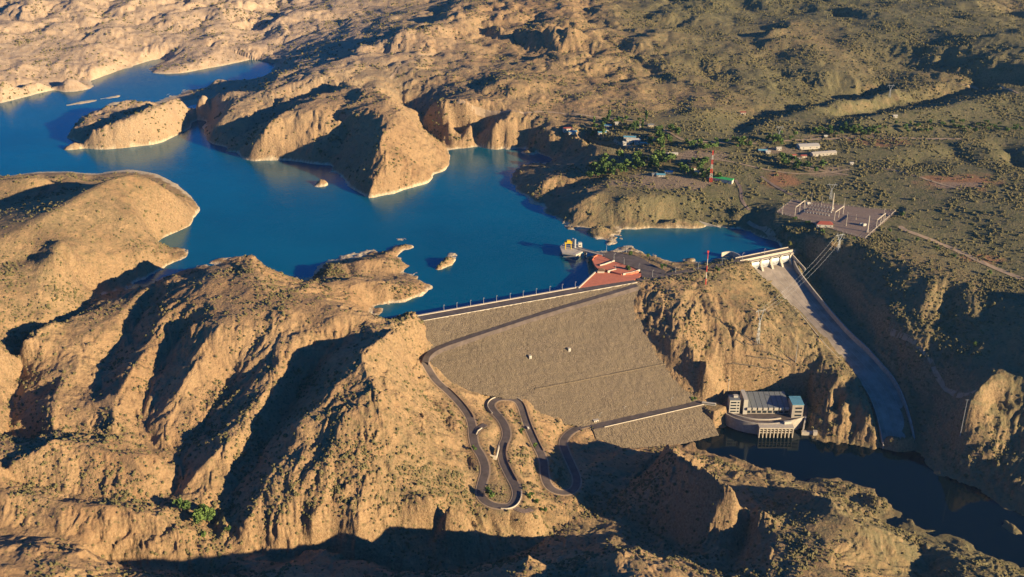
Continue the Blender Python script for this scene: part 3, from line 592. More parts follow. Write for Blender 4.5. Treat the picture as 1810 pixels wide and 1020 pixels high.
def empty(name, label, cat, group=None, loc=(0,0,0), rz=0, sc=1):
    o = bpy.data.objects.new(name, None); C.objects.link(o); o.location = loc; o.rotation_euler = (0,0,rz); o.scale = (sc,)*3; o.empty_display_size = 2
    return tag(o, label, cat, group)
def copy_tree(o, parent=None):
    c = o.copy(); C.objects.link(c)
    if parent: c.parent = parent
    for ch in list(o.children): copy_tree(ch, c)
    return c

# ------------------------------------------------------------------ terrain sheet
def build_terrain():
    me = bpy.data.meshes.new('terrain'); n = NU*NV
    co = np.empty((n, 3), np.float32); co[:,0] = X.ravel(); co[:,1] = Y.ravel(); co[:,2] = Hh.ravel()
    me.vertices.add(n); me.vertices.foreach_set('co', co.ravel())
    i = np.arange(NU-1)[None,:]+NU*np.arange(NV-1)[:,None]; q = np.stack([i, i+1, i+NU+1, i+NU], -1).reshape(-1, 4)
    nf = len(q); me.loops.add(nf*4); me.loops.foreach_set('vertex_index', q.ravel().astype(np.int32))
    me.polygons.add(nf); me.polygons.foreach_set('loop_start', np.arange(0, nf*4, 4, dtype=np.int32)); me.polygons.foreach_set('loop_total', np.full(nf, 4, np.int32))
    me.polygons.foreach_set('use_smooth', np.ones(nf, bool)); me.update()
    veg = .26+.56*right+.35*flatm+fbm(X/300, Y/300, 3, 41)*.35
    veg += .38*sstep(120, 420, X)*(1-sstep(1500, 1900, RR)*right)-.12*sstep(0, -400, X)
    ring = np.where(inres, (1-sstep(.9, 2.1, Hh+fbm(X/9, Y/9, 3, 3)*1.6+fbm(X/70, Y/70, 2, 13)*2.2)), 0)
    pale = sstep(1700, 2500, RR)*sstep(150, -500, X+(RR-2000)*.1)  # sun glare on the far-left land, put into the ground colour
    red = np.zeros(X.shape); pad = np.zeros(X.shape)
    for px, py, rx, ry in ((1380,315,38,14),(1555,262,60,10),(1690,330,80,14),(1740,440,40,8)):
        x, y = P(px, py, 35); x1, _ = P(px+rx, py, 35); _, y1 = P(px, py-ry, 35)
        red = np.maximum(red, .75*(1-sstep(.5, 1.1, np.hypot((X-x)/(x1-x), (Y-y)/(y1-y))+fbm(X/18, Y/18, 3, 8)*.5)))
    for px, py, rx, ry in ((1240,275,70,10),(1195,315,60,12),(1140,305,40,7),(1460,300,50,9),(1110,315,50,7),(1380,268,40,6),(1690,330,60,6),(1500,248,90,4)):
        x, y = P(px, py, 40); x1, _ = P(px+rx, py, 40); _, y1 = P(px, py-ry, 40)
        pad = np.maximum(pad, .8*(1-sstep(.6, 1.05, np.hypot((X-x)/(x1-x), (Y-y)/(y1-y))+fbm(X/20, Y/20, 3, 18)*.5)))
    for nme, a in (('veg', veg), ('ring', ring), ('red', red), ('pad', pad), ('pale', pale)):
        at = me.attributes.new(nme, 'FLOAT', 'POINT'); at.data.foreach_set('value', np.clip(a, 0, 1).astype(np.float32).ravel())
    me.materials.append(M['ground'])
    o = bpy.data.objects.new('terrain', me); C.objects.link(o); tag(o, kind='structure')
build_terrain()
def water(name, poly, z, m):
    b = bmesh.new(); vs = [b.verts.new((p[0], p[1], z)) for p in poly]; f = b.faces.new(vs)
    if f.normal.z < 0: f.normal_flip()
    f.normal_update()
    if f.normal.z < 0: f.normal_flip()
    bmesh.ops.triangulate(b, faces=b.faces[:]); me = bpy.data.meshes.new(name); b.to_mesh(me); b.free(); me.materials.append(m)
    o = bpy.data.objects.new(name, me); C.objects.link(o); tag(o, kind='structure')
water('reservoir_water', RES, 0, M['lake'])
water('river_water', [P(*t) for t in tri('1100 800 -115 1150 715 -115 1700 690 -115 2300 860 -115 2300 1120 -115 1200 1000 -115')], RIVZ, M['river'])

#OBJECTS
# ------------------------------------------------------------------ roads, paths and yards (setting)
def struct(mb, name, m, smooth=False): o = mb.build(name, m, None, smooth); tag(o, kind='structure'); return o
def drape(s, w=4, off=.45, sm=2, nm='dirt_road', m=None, step=6):
    pts = smooth_path([hit(px, py) for px, py in s], sm); out = []
    for a, b in zip(pts, pts[1:]):
        n = max(1, int(math.dist(a[:2], b[:2])/step))
        for k in range(n): t = k/n; x = a[0]+(b[0]-a[0])*t; y = a[1]+(b[1]-a[1])*t; out.append([x, y, hgt(x, y)])
    out.append([*pts[-1][:2], hgt(*pts[-1][:2])])
    n = len(out)
    mb = MB(); i = 0; half = w/2
    for k, p in enumerate(out):
        a = out[max(0, k-1)]; b = out[min(n-1, k+1)]; dx, dy = b[0]-a[0], b[1]-a[1]; l = math.hypot(dx, dy) or 1; nx, ny = -dy/l, dx/l
        for o_ in (-half, 0, half): x = p[0]+nx*o_; y = p[1]+ny*o_; mb.v.append((x, y, hgt(x, y)+off))
    for k in range(n-1):
        for c in (0, 1): q = 3*k+c; mb.f.append((q+1, q, q+3, q+4))
    return struct(mb, nm, m or M['dirt'])
mb = MB(); mb.strip([(x, y, z-.12) for x, y, z in ROAD1[4:]], 11.2, .8); struct(mb, 'road_shoulder', M['dirt'])
mb = MB(); mb.strip([(x, y, z+.05) for x, y, z in ROAD1], 7.8, .8); struct(mb, 'valley_road', M['asphalt'])
mb = MB(); mb.strip([(x+DN[0]*3.0, y+DN[1]*3.0, z+.9) for x, y, z in RAMP], 7.5, 6); struct(mb, 'ramp_road', M['asphalt'])
mb = MB(); mb.strip([(x, y, z+.09) for x, y, z in SPUR], 7, .6); struct(mb, 'turnout', M['asphalt'])
mb = MB(); mb.strip([(x, y, z+.09) for x, y, z in SPURB], 6, .6); struct(mb, 'turnout', M['gravel'])
mb = MB(); mb.strip(CRW, 8, .6); struct(mb, 'hilltop_road', M['asphalt'])
for s, w, m_ in (([(690,140),(700,125),(718,112),(740,103),(748,97)], 6, M['dirt']), ([(748,97),(790,90),(830,92),(900,95)], 4, M['dirt']),
    ([(808,180),(830,188),(860,196),(910,198),(970,197),(1020,202),(1060,208),(1090,211)], 6, M['dirt']), ([(1090,211),(1150,218),(1185,235),(1205,247)], 5, M['dirt']),
    ([(1600,408),(1640,422),(1690,442),(1740,466),(1810,495)], 9, M['dirt']), ([(1590,400),(1600,408)], 9, M['dirt']), ([(1205,247),(1260,252),(1330,255),(1400,248)], 5, M['dirt']),
    ([(1400,248),(1480,245),(1580,244),(1700,246)], 7, M['dirt']), ([(1090,243),(1085,252),(1110,260),(1160,266),(1180,272)], 5, M['dirt']), ([(1180,272),(1220,278),(1290,285),(1350,300),(1420,310),(1500,300)], 4, M['dirt']),
    ([(1550,295),(1600,305),(1660,325),(1700,335)], 5, M['dirt']), ([(1300,318),(1310,335),(1310,355),(1325,372)], 5, M['gravel']), ([(1345,312),(1370,330),(1400,345)], 5, M['gravel']),
    ([(1322,392),(1340,402),(1368,424)], 7, M['dirt']), ([(1380,270),(1400,290),(1440,300),(1500,310)], 4, M['dirt']), ([(1700,150),(1740,155),(1800,165)], 5, M['dirt']), ([(1575,585),(1610,600),(1650,640),(1730,690)], 4, M['dirt'])):
    drape(s, w, .5, 2, 'dirt_road' if m_ is M['dirt'] else 'gravel_road', m_)
mb = MB(); mb.prism([p[:2] for p in YARD], 25.5, 26.95); struct(mb, 'switchyard_ground', M['gravel'])

# ------------------------------------------------------------------ the dam
def world_parts(root): root['_w'] = 1; return root
def T(name, label, cat, loc, group=None): return empty(name, label, cat, group, loc)
def part(root, name, mb, m, smooth=False, label=None):
    """mb is in world coordinates; the part hangs under root, which may itself be a part"""
    wl = Vector((0, 0, 0)); p = root
    while p is not None: wl = wl+p.location; p = p.parent
    mb.v = [(v[0]-wl.x, v[1]-wl.y, v[2]-wl.z) for v in mb.v]
    o = mb.build(name, m, root, smooth)
    if label: o['label'] = label
    return o
dam = T('rockfill_dam', 'long rockfill dam with a grey brown stone face between the reservoir and the gorge', 'dam', damP(140, 0, 7))
dpoly = [(-3,-1),(294,-1)]
def td(p): q = np.array(p[:2])-DC0; return float(q.dot(DU)), float(q.dot(DN))
bl = [td(face(*p)) for p in lf]; br = [td(face(*p)) for p in rt]
dpoly = [(a-5 if k < 2 else a+(0 if k < 3 else 3.5), b) for k, (a, b) in enumerate(bl)]+[td(face(890,705)), td(face(932,710)), td(face(945,733)), td(face(990,748)), (150,150), (315,150)]+[(a+7, b) for a, b in reversed(br)]
mb = MB(); st_ = 1.5; nt_, nd_ = int(330/st_), int(156/st_); tt, dd = np.meshgrid(np.arange(nt_+1)*st_-10, np.arange(nd_+1)*st_)
zz_ = 7-dd/SL+fbm(tt/3.1, dd/3.1, 3, 5)*.9+fbm(tt/25, dd/25, 2, 6)*.8*np.clip(dd/10, 0, 1)
ins = inpoly(tt+.7, dd+.7, dpoly); idm = -np.ones(tt.shape, int)
for j in range(nd_):
    for i in range(nt_):
        if ins[j, i]:
            q = []
            for a, b in ((j,i),(j+1,i),(j+1,i+1),(j,i+1)):
                if idm[a, b] < 0: idm[a, b] = len(mb.v); mb.v.append(damP(tt[a,b], dd[a,b], zz_[a,b]))
                q.append(int(idm[a, b]))
            mb.f.append(tuple(q))
part(dam, 'stone_face', mb, M['riprap'], True)
q = lambda t, d: damP(t, d, 0)[:2]
mb = MB(); mb.prism([q(-14,-.6), q(288,-.6), q(288,-15), q(-18,-15)], -10, 7.0); part(dam, 'crest_road', mb, M['asphalt'])
mb = MB(); mb.prism([q(-14,0), q(288,0), q(288,-.6), q(-14,-.6)], 4, 7.9); part(dam, 'downstream_parapet', mb, M['pale'])
mb = MB(); mb.prism([q(-20,-15), q(214,-15), q(214,-17.2), q(-20,-17.2)], -10, 8.0); part(dam, 'upstream_parapet', mb, M['pale'])
mb = MB(); mb.quad(damP(-20,-17.2,6), damP(214,-17.2,6), damP(214,-60,-22), damP(-20,-60,-22)); part(dam, 'upstream_slope', mb, M['riprap'])
# stone berm at the foot carrying the parking terrace
mb = MB(); t0, t1 = 150, 302; ng = 76; rows = [(140,-91.1),(157.5,-91.2),(158.5,-91.6)]+[(158.5+k*2.2, -91.6-k*1.55) for k in range(1, 18)]
for k, (d, z) in enumerate(rows):
    for i in range(ng+1):
        t = t0+(t1-t0)*i/ng; jit = (0 if k < 3 else .9)
        dd2 = d-(1-i/ng)*0+ (0 if k < 3 else 0)
        p = damP(t+jit*(random.random()-.5), dd2+jit*(random.random()-.5), z+jit*(random.random()-.5)); mb.v.append(p)
for k in range(len(rows)-1):
    for i in range(ng): a = k*(ng+1)+i; mb.f.append((a, a+ng+1, a+ng+2, a+1))
part(dam, 'foot_berm', mb, M['riprap'], False)
mb = MB(); mb.prism([q(152,144), q(300,144), q(300,157), q(152,157)], -92, -90.8); part(dam, 'parking_terrace', mb, M['asphalt'])
mb = MB(); mb.wall([damP(165,157.4,-91), damP(300,157.4,-91)], .4, .8); part(dam, 'terrace_kerb', mb, M['pale'])
# faint access bench across the face
mb = MB(); mb.strip([f3(945,688,.9), f3(1020,674,.9), f3(1100,658,.9), f3(1190,640,.9)][::-1], 1.6, 1.5); part(dam, 'access_bench', mb, M['riprap'])
for n_, (px, py) in enumerate(((937,632),(1006,619))):
    x, y, z = face(px, py); h = T('instrument_hut', ('left' if n_ == 0 else 'right')+' one of two tiny white instrument huts halfway up the stone dam face', 'hut', (x, y, z-1), 'instrument huts on the dam face')
    mb = MB(); mb.box(x, y, z-1.5, 3, 3, 4.3, .4); part(h, 'wall', mb, M['white']); mb = MB(); mb.box(x, y, z+2.8, 3.5, 3.5, .3, .4); part(h, 'roof', mb, M['pale'])
    mb = MB(); mb.box(x+.5, y-1.55, z-1, .9, .15, 2.1, .4); part(h, 'door', mb, M['steel'])

# roadside walls
def rwall(name, label, pts, h=.9, th=.6, m='pale', und=1.5):
    o = MB(); o.wall(pts, th, h, und); o = o.build(name, M[m]); tag(o, label, 'wall'); return o
rd = lambda a, b, off, dz=0: [(p[0]+off*n[0], p[1]+off*n[1], p[2]+dz) for p, n in zip(ROAD1[a:b], RN[a:b])]
RN = []
for k in range(len(ROAD1)):
    a = ROAD1[max(0, k-1)]; b = ROAD1[min(len(ROAD1)-1, k+1)]; l = math.hypot(b[0]-a[0], b[1]-a[1]) or 1; RN.append((-(b[1]-a[1])/l, (b[0]-a[0])/l))
def nearest(px, py, z):
    x, y = P(px, py, z); return min(range(len(ROAD1)), key=lambda k: (ROAD1[k][0]-x)**2+(ROAD1[k][1]-y)**2)
i1, i2 = nearest(875, 728, -58), nearest(918, 712, -62)
rwall('roadside_wall', 'pale low wall round the outside of the upper hairpin below the dam', rd(i1, i2, 4.0), 1.2, .7)
i1, i2 = nearest(885, 897, -52.5), nearest(915, 868, -54)
rwall('roadside_wall', 'pale curved low wall round the outside of the lower hairpin', rd(i1, i2, -4.0), 1.2, .7)
rwall('retaining_wall', 'bright angled concrete retaining wall on the bank between two hairpin arms', [(p[0], p[1], p[2]) for p in W3('866 808 -52 877 811 -54 880 800 -53.5 882 791 -54')], 3.2, .8)
i1, i2 = nearest(790, 688, -38), nearest(832, 742, -46)
rwall('roadside_wall', 'dark thin kerb wall along the valley side of the descending road', rd(i1, i2, 4.0), 1.0, .5, 'brown')
i1, i2 = nearest(914, 850, -54), nearest(888, 780, -57)
rwall('roadside_wall', 'dark kerb wall along the outer side of the middle hairpin arm', rd(i1, i2, -4.0), 1.0, .5, 'brown')
i1, i2 = nearest(905, 710, -61), nearest(958, 800, -74)
rwall('roadside_wall', 'dark kerb wall beside the road arm running down into the shade', rd(i1, i2, 4.0), .9, .5, 'brown')

# ------------------------------------------------------------------ terrace with red paving, intake and lamps
PL = lambda s, z: [P(float(a), float(b), z) for a, b in zip(s.split()[::2], s.split()[1::2])]
mb = MB(); mb.prism(PL('1023 509.5 1056 478 1066 481 1097 485.5 1136 482.5 1133 488 1122 494.5', 7), -3, 7.1); struct(mb, 'red_terrace', M['redpave'])
mb = MB(); mb.prism(PL('1047 460 1056 451.5 1066 453.5 1086 462.5 1110 470 1129 479 1115 483 1098 484 1080 479 1070 476 1058 476.5 1052 470', 9), 4, 9.0); struct(mb, 'upper_red_terrace', M['redpave'])
mb = MB(); mb.prism(PL('1066 453 1066 447.5 1083 444.5 1131 454.6 1150 466 1178 480 1170 488 1135 492 1134 484 1131 478 1110 469.5 1086 462', 7), 4, 7.25); struct(mb, 'parking_area', M['asphalt'])
rwall('terrace_wall', 'long pale slanting wall along the water side of the red terrace', W3('1022 510 7 1056 478 7.1'), 1.3, 1.6, 'pale', 12)
rwall('terrace_wall', 'pale stepped wall crossing the upper red terrace', W3('1060 470 9 1068 468 9 1086 461.5 9'), 1.6, 1.2, 'pale', 3)
rwall('terrace_wall', 'short pale wall at the sunken court of the red terrace', W3('1074 482 7.1 1089 478.5 7.1'), 3.0, .8, 'pale', 2)
rwall('terrace_wall', 'pale long low wall under the garden tree on the red terrace', W3('1101 486.5 7.1 1117 483.5 7.1 1131 479 7.1'), 2.6, .8, 'pale', 2)
rwall('terrace_wall', 'rounded orange parapet at the lake end of the upper red terrace', W3('1047 460.5 9 1050 455 9 1056 451.5 9 1064 452.5 9'), 1.4, .8, 'redpave', 3)
p0 = P3(1066, 472, 9)
pav = T('lookout_pavilion', 'small dark tile roofed lookout pavilion on the red terrace', 'pavilion', (p0[0]-4, p0[1]-12, 7.1)); bx_, by_ = p0[0]-4, p0[1]-12
mb = MB(); mb.box(bx_, by_, 7, 9, 7, 3); part(pav, 'wall', mb, M['pale'])
mb = MB(); i = len(mb.v); mb.v += [(bx_-5.5,by_-4.5,10),(bx_+5.5,by_-4.5,10),(bx_+5.5,by_+4.5,10),(bx_-5.5,by_+4.5,10),(bx_-2,by_,12.5),(bx_+2,by_,12.5)]; mb.f += [(0,1,5,4),(1,2,5),(2,3,4,5),(3,0,4),(3,2,1,0)]; part(pav, 'roof', mb, M['brown'])
# lamp posts
def mk_lamp(h=8, arm=2.2):
    t = empty('lamp_post', 'lamp', 'lamp post'); mb = MB(); mb.bar((0,0,0),(0,0,h),.28,6,.18); mb.build('post', M['steel'], t)
    mb = MB(); mb.bar((0,0,h-.1),(arm*.9,0,h+.5),.14,4); mb.build('arm', M['steel'], t); mb = MB(); mb.box(arm, 0, h+.35, 1.3, .6, .3); mb.build('lamp_head', M['white'], t)
    mb = MB(); mb.box(0,0,-.2,.9,.9,.5); mb.build('base', M['pale'], t); return t
lamp0 = mk_lamp(); used = [False]
def lamp(x, y, z, rz, label, group):
    t = copy_tree(lamp0) if used[0] else lamp0; used[0] = True
    t.location = (x, y, z); t.rotation_euler = (0, 0, rz); t['label'] = label; t['group'] = group
ang = math.atan2(DU[1], DU[0])
for k, x_ in enumerate((782,805,829,852,875,899,922,945,969,991,1014)):
    x, y = P(x_, 552-(x_-752)*.1735, 7); t, d = td((x, y)); x, y, _ = damP(t, -16.1, 0)
    ordn = ['first','second','third','fourth','fifth','sixth','seventh','eighth','ninth','tenth','eleventh'][k]
    lamp(x, y, 8, ang-math.pi/2, f'{ordn} lamp post from the left along the lakeside parapet of the dam crest', 'lamp posts along the dam crest')
for px, py, lb in ((1085,460,'at the inner corner of the upper red terrace'),(1103,467,'halfway along the parking edge of the red terrace'),(1129,476,'at the garden corner of the red terrace'),(1088,478,'beside the short pale court wall'),(1072,443,'at the lake tip of the parking area'),(1153,489,'on the road bend near the dam end'),(1194,482,'on the hilltop road past the parking area'),(1234,475,'on the hilltop road left of the banded mast'),(1276,468,'on the road under the curved guide wall'),(1312,458,'where the road meets the spillway bridge'),(1351,449,'on the lakeside of the spillway bridge'),(1107,446,'on the back edge of the parking area above the lake')):
    x, y = P(px, py, 7.2); lamp(x, y, 7.3 if py > 440 else 7, random.uniform(-2, 2), 'grey lamp post standing '+lb, 'lamp posts of the terrace and crest road')
for k, (px, py) in enumerate(((1060,738),(1103,727),(1143,719),(1186,711))):
    x, y = P(px, py+3, -90.8); lamp(x, y, -90.8, ang, ['first','second','third','fourth'][k]+' lamp post from the left on the parking terrace at the dam foot', 'lamp posts on the foot terrace')
# intake
ix, iy = P(1006, 440, 7); it = T('intake_tower', 'pale concrete intake platform standing in the lake at the end of its bridge', 'intake tower', (ix, iy, 0))
mb = MB(); mb.prism(PL('991 436 1000 430 1027 434 1028 444 1018 449 996 446', 7), -14, 5.6); part(it, 'shaft', mb, M['concrete'])
mb = MB(); mb.prism(PL('989.5 436 1000 429 1029 433.5 1030 445 1018 450.5 994 447.5', 7), 5.6, 7.2); part(it, 'deck', mb, M['pale'])
mb = MB()
pp = [P(a, b, 7.2) for a, b in ((990.5,436.2),(1000,429.8),(1028,434),(1029,444.6),(1018,450),(995,447.2),(990.5,436.2))]
for a, b in zip(pp, pp[1:]):
    mb.bar((*a, 8.4), (*b, 8.4), .1, 4); mb.bar((*a, 7.2), (*a, 8.4), .1, 4)
part(it, 'railing', mb, M['steel'])
for px, py in ((1012.5,437),(1016.5,438.5)):
    x, y = P(px, py, 7.2); mb = MB(); mb.box(x, y, 7.1, 1.8, 1.8, 13, .3); mb.box(x, y, 20.1, 2.4, 2.4, .5, .3); part(it, 'column', mb, M['steel'])
x, y = P(1025, 436, 7.2); mb = MB(); mb.box(x, y, 7.1, 5, 4, 6.5, .2); cab = part(it, 'cabin', mb, M['white']); mb = MB(); mb.box(x, y-2.1, 9.3, 2.6, .2, 1.4, .2); part(cab, 'window', mb, M['glass'])
x, y = P(1001, 441, 7.2); mb = MB(); mb.prism([(x-3,y-3),(x+2,y-5),(x+2.4,y-4.6),(x-3,y-2.4)], -13, 6.9); part(it, 'trash_rack', mb, M['steel'])
gx_, gy_ = P(1004.5, 439, 7.2); cr = T('gantry_crane', 'yellow gantry crane standing on the intake platform in the lake', 'crane', (gx_, gy_, 7.2))
for sx in (-4.2, 4.2):
    for sy in (-3, 3): mb = MB(); mb.bar((gx_+sx, gy_+sy, 7.2), (gx_+sx*.85, gy_+sy*.9, 16), .55, 4); part(cr, 'leg', mb, M['yellow'])
mb = MB(); mb.box(gx_, gy_, 15.6, 10.5, 7, 1.3); part(cr, 'bridge_beam', mb, M['yellow']); mb = MB(); mb.box(gx_+.5, gy_, 16.9, 5, 4, 2.6); part(cr, 'machine_house', mb, M['yellow'])
mb = MB(); mb.bar((gx_, gy_-.5, 15.6), (gx_, gy_-.5, 10), .12, 4); mb.box(gx_, gy_-.5, 9.2, 1.2, .8, .9); part(cr, 'hoist_hook', mb, M['steel'])
br_ = T('intake_bridge', 'straight narrow concrete bridge from the red terrace to the intake platform', 'bridge', (*P(1040, 444, 7), 0))
a = np.array(P(1018, 438.5, 7)); b = np.array(P(1066, 451.5, 7)); d_ = (b-a)/np.hypot(*(b-a)); n_ = np.array((-d_[1], d_[0]))*3
mb = MB(); mb.prism([tuple(a+n_), tuple(a-n_), tuple(b-n_), tuple(b+n_)], 6.0, 7.22); part(br_, 'deck', mb, M['concrete'])
for sg in (1, -1): mb = MB(); mb.wall([(*(a+n_*sg), 7.2), (*(b+n_*sg), 7.2)], .3, 1.0, .6); part(br_, 'parapet', mb, M['pale'])
for f in (.35, .7): c_ = a+(b-a)*f; mb = MB(); mb.box(c_[0], c_[1], -16, 2.2, 4.5, 22, math.atan2(d_[1], d_[0])); part(br_, 'pier', mb, M['concrete'])

# ------------------------------------------------------------------ spillway
A = np.array(P(1310, 460.5, 7)); B = np.array(P(1398, 442.5, 7)); bl_ = float(np.hypot(*(B-A))); ub = (B-A)/bl_; fb = np.array((ub[1], -ub[0]))
S = lambda t, f, z: (*(A+ub*t+fb*f), z)
sp = T('spillway_gates', 'gated concrete spillway bridge with five pale piers at the lake outlet', 'spillway', S(bl_/2, 0, 0))
tp = [td_ for td_ in (np.linspace(14, bl_-3, 5))]
mb = MB(); mb.prism([S(-3,1.2,0)[:2], S(bl_+2,1.2,0)[:2], S(bl_+2,-9,0)[:2], S(-3,-9,0)[:2]], 5.6, 7.3); part(sp, 'bridge_deck', mb, M['asphalt'])
for f, nm in ((1.2, 'downstream_parapet'), (-9, 'upstream_parapet')):
    mb = MB(); mb.prism([S(-3,f+.35,0)[:2], S(bl_+2,f+.35,0)[:2], S(bl_+2,f-.35,0)[:2], S(-3,f-.35,0)[:2]], 5.2, 8.5); part(sp, nm, mb, M['pale'])
mb = MB(); mb.prism([S(2,5.5,0)[:2], S(bl_+1,5.5,0)[:2], S(bl_+1,2.6,0)[:2], S(2,2.6,0)[:2]], 4.4, 5.2); part(sp, 'service_walkway', mb, M['pale'])
for t in tp:
    prof = [(-11,-12),(-11,5.6),(6.5,5.6),(6.5,3.6),(4.4,2.6),(5.4,-3),(8.5,-6.5),(10.5,-10),(19,-16),(27,-23),(27,-30),(-11,-30)]
    mb = MB(); i = len(mb.v); n = len(prof); w_ = 1.5
    for sg in (-w_, w_):
        for f, z in prof: mb.v.append(S(t+sg*(1 if f < 12 else .6), f, z))
    mb.f.append(tuple(range(n))); mb.f.append(tuple(range(2*n-1, n-1, -1)))
    for k in range(n): mb.f.append((k, n+k, n+(k+1)%n, (k+1)%n)[::-1])
    part(sp, 'pier', mb, M['pale'])
for t0_, t1_ in zip(tp, tp[1:]):
    mb = MB(); arc = [(2.5+1.6*math.sin(a_), -4.2+5.8*math.cos(a_)*1.0) for a_ in np.linspace(.1, 3.0, 9)]
    for f, z in arc: mb.v += [S(t0_+1.5, f, z), S(t1_-1.5, f, z)]
    for k in range(8): mb.f.append((2*k, 2*k+1, 2*k+3, 2*k+2))
    g_ = part(sp, 'radial_gate', mb, M['steel'], True)
    for t_ in (t0_+3.5, t1_-3.5): mb = MB(); mb.bar(S(t_, 3.5, -4), S(t_, 8.5, -3.5), .35, 4); part(g_, 'gate_arm', mb, M['steel'])
mb = MB(); og = [(-12,-14),(-2,-9.5),(3,-9.3),(8,-10.5),(16,-15.5),(26,-22),(32,-25)]
for f, z in og: mb.v += [S(tp[0], f, z), S(tp[-1], f, z)]
for k in range(len(og)-1): mb.f.append((2*k, 2*k+1, 2*k+3, 2*k+2))
part(sp, 'ogee_sill', mb, M['chute'], True)
mb = MB(); mb.prism([S(-4,1,0)[:2], S(tp[0]+1,1,0)[:2], S(tp[0]+1,-9,0)[:2], S(-4,-9,0)[:2]], -12, 5.4); part(sp, 'abutment', mb, M['concrete'])
mb = MB(); mb.wall([S(2,3,-1), S(6,12,-5), S(tp[0]-2,24,-14)], .9, 2.5, 8); part(sp, 'wing_wall', mb, M['pale'])
mb = MB(); mb.wall([S(bl_,3,0), S(bl_+1,14,-5), S(bl_+3,30,-12)], .9, 3.5, 10); part(sp, 'wing_wall', mb, M['pale'])
gw = MB(); gw.wall(smooth_path(W3('1275.5 446.5 7 1283 444.6 7 1292 444 7 1301 447 7 1308 451 7 1312 456 7'), 2), 1.1, 0, 16); o = gw.build('guide_wall', M['pale']); tag(o, 'curved pale concrete guide wall rising from the lake beside the spillway bridge', 'wall')
gw = MB(); gw.wall(smooth_path([(x, y, hgt(x, y)+.3) for x, y, z in W3('1236 396 2 1262 398 2 1290 404 2 1320 414 2 1350 428 2 1378 441 3')], 2), 1.6, 1.6, 5); o = gw.build('bank_wall', M['concrete']); tag(o, 'long curved concrete wall lining the shaded far bank of the small bay', 'wall')
# chute
def cat(pts, n=3): return smooth_path(pts, n)
cl, cr_ = cat(CHL), cat(CHR); ch = T('spillway_chute', 'long curving concrete spillway chute descending from the gates to the gorge', 'spillway chute', (*((np.array(cl[len(cl)//2])+np.array(cr_[len(cl)//2]))/2)[:2], -60))
mb = MB(); nw = 8
for a, b in zip(cl, cr_):
    for k in range(nw+1): f = k/nw; mb.v.append(tuple(np.array(a)*(1-f)+np.array(b)*f))
for i in range(len(cl)-1):
    for k in range(nw): a = i*(nw+1)+k; mb.f.append((a, a+nw+1, a+nw+2, a+1))
i = len(mb.v); part(ch, 'floor', mb, M['chute'], False)
mb = MB(); mb.wall([p for p in cl[6:]], 1.0, 4.0, 4); part(ch, 'left_wall', mb, M['concrete'])
mb = MB(); mb.wall([p for p in cr_[2:]], 1.6, 7.0, 4); part(ch, 'right_wall', mb, M['concrete'])
for f in (.2, .4, .6, .8):
    mb = MB(); mb.strip([tuple(np.array(a)*(1-f)+np.array(b)*f+np.array((0, 0, .14))) for a, b in zip(cl[8:], cr_[8:])], .5, .2); part(ch, 'floor_joint', mb, M['concrete'])

# ------------------------------------------------------------------ powerhouse
PZ = -101.0
def PX(px, py, z=PZ): return P(px, py, z)
ph = T('powerhouse', 'pale concrete powerhouse with a grey ribbed hall roof at the river edge below the dam', 'power station', (*PX(1355, 728), PZ))
tx, ty = PX(1297.5, 731); mb = MB(); mb.box(tx, ty+6, PZ-2, 12.6, 12, 20.5); twr = part(ph, 'office_tower', mb, M['white'])
mb = MB(); mb.box(tx, ty+6, PZ+18.5, 13.4, 12.8, .8); part(twr, 'roof', mb, M['roofgrey']); mb = MB(); mb.box(tx+1.5, ty+7, PZ+19.3, 5, 4, 2.6); part(twr, 'roof_cabin', mb, M['white'])
for k in range(4):
    for j, (ox, wd) in enumerate(((-1.6, 6.6), (4.2, 2.2))):
        mb = MB(); mb.box(tx+ox, ty-.06, PZ+2.2+k*4.1, wd, .3, 1.9); part(twr, 'window', mb, M['glass'])
for k in range(4): mb = MB(); mb.box(tx+6.4, ty+6, PZ+2.2+k*4.1, .25, 8, 1.7); part(twr, 'window', mb, M['glass'])
ex_, ey_ = PX(1316.5, 732.5); mb = MB(); mb.box(ex_, ey_+12.0, PZ-2, 5, 24, 22.5); part(ph, 'stair_tower', mb, M['white'])
hx0, hy = PX(1320, 738); hx1 = PX(1397, 738)[0]; yf = ey_+1.5
mb = MB(); mb.prism([(hx0, yf), (hx1, yf), (hx1, yf+30), (hx0, yf+30)], PZ-2, [PZ+8.6, PZ+8.6, PZ+13, PZ+13]); part(ph, 'machine_hall', mb, M['concrete'])
mb = MB(); n = 8; wN = (hx1-hx0)/n
rf = None
for k in range(n):
    x0 = hx0+k*wN+.25; x1 = hx0+(k+1)*wN-.25; i = len(mb.v)
    mb.prism([(x0, yf-2.5), (x1, yf-2.5), (x1, yf+29), (x0, yf+29)], [PZ+8.9, PZ+8.9, PZ+13.2, PZ+13.2], [PZ+9.8, PZ+9.8, PZ+14.1, PZ+14.1])
rf = part(ph, 'ribbed_roof', mb, M['roofgrey'])
for k in range(n):
    xc = hx0+(k+.5)*wN; mb = MB(); pr = [(yf-3.4, 9.9), (yf-.05, 9.9), (yf-.05, 4.6), (yf-2.6, 6.0), (yf-3.4, 7.6)]; i = 0
    for sg in (-wN*.36, wN*.36):
        for y_, z_ in pr: mb.v.append((xc+sg, y_, PZ+z_))
    mb.f.append(tuple(range(5))[::-1]); mb.f.append(tuple(range(5, 10)))
    for j in range(5): mb.f.append((j, (j+1) % 5, 5+(j+1) % 5, 5+j))
    part(ph, 'eave_hood', mb, M['white'])
    mb = MB(); mb.box(xc, yf-.1, PZ+1.2, wN*.7, .3, 3.0); part(ph, 'hall_window', mb, M['glass'])
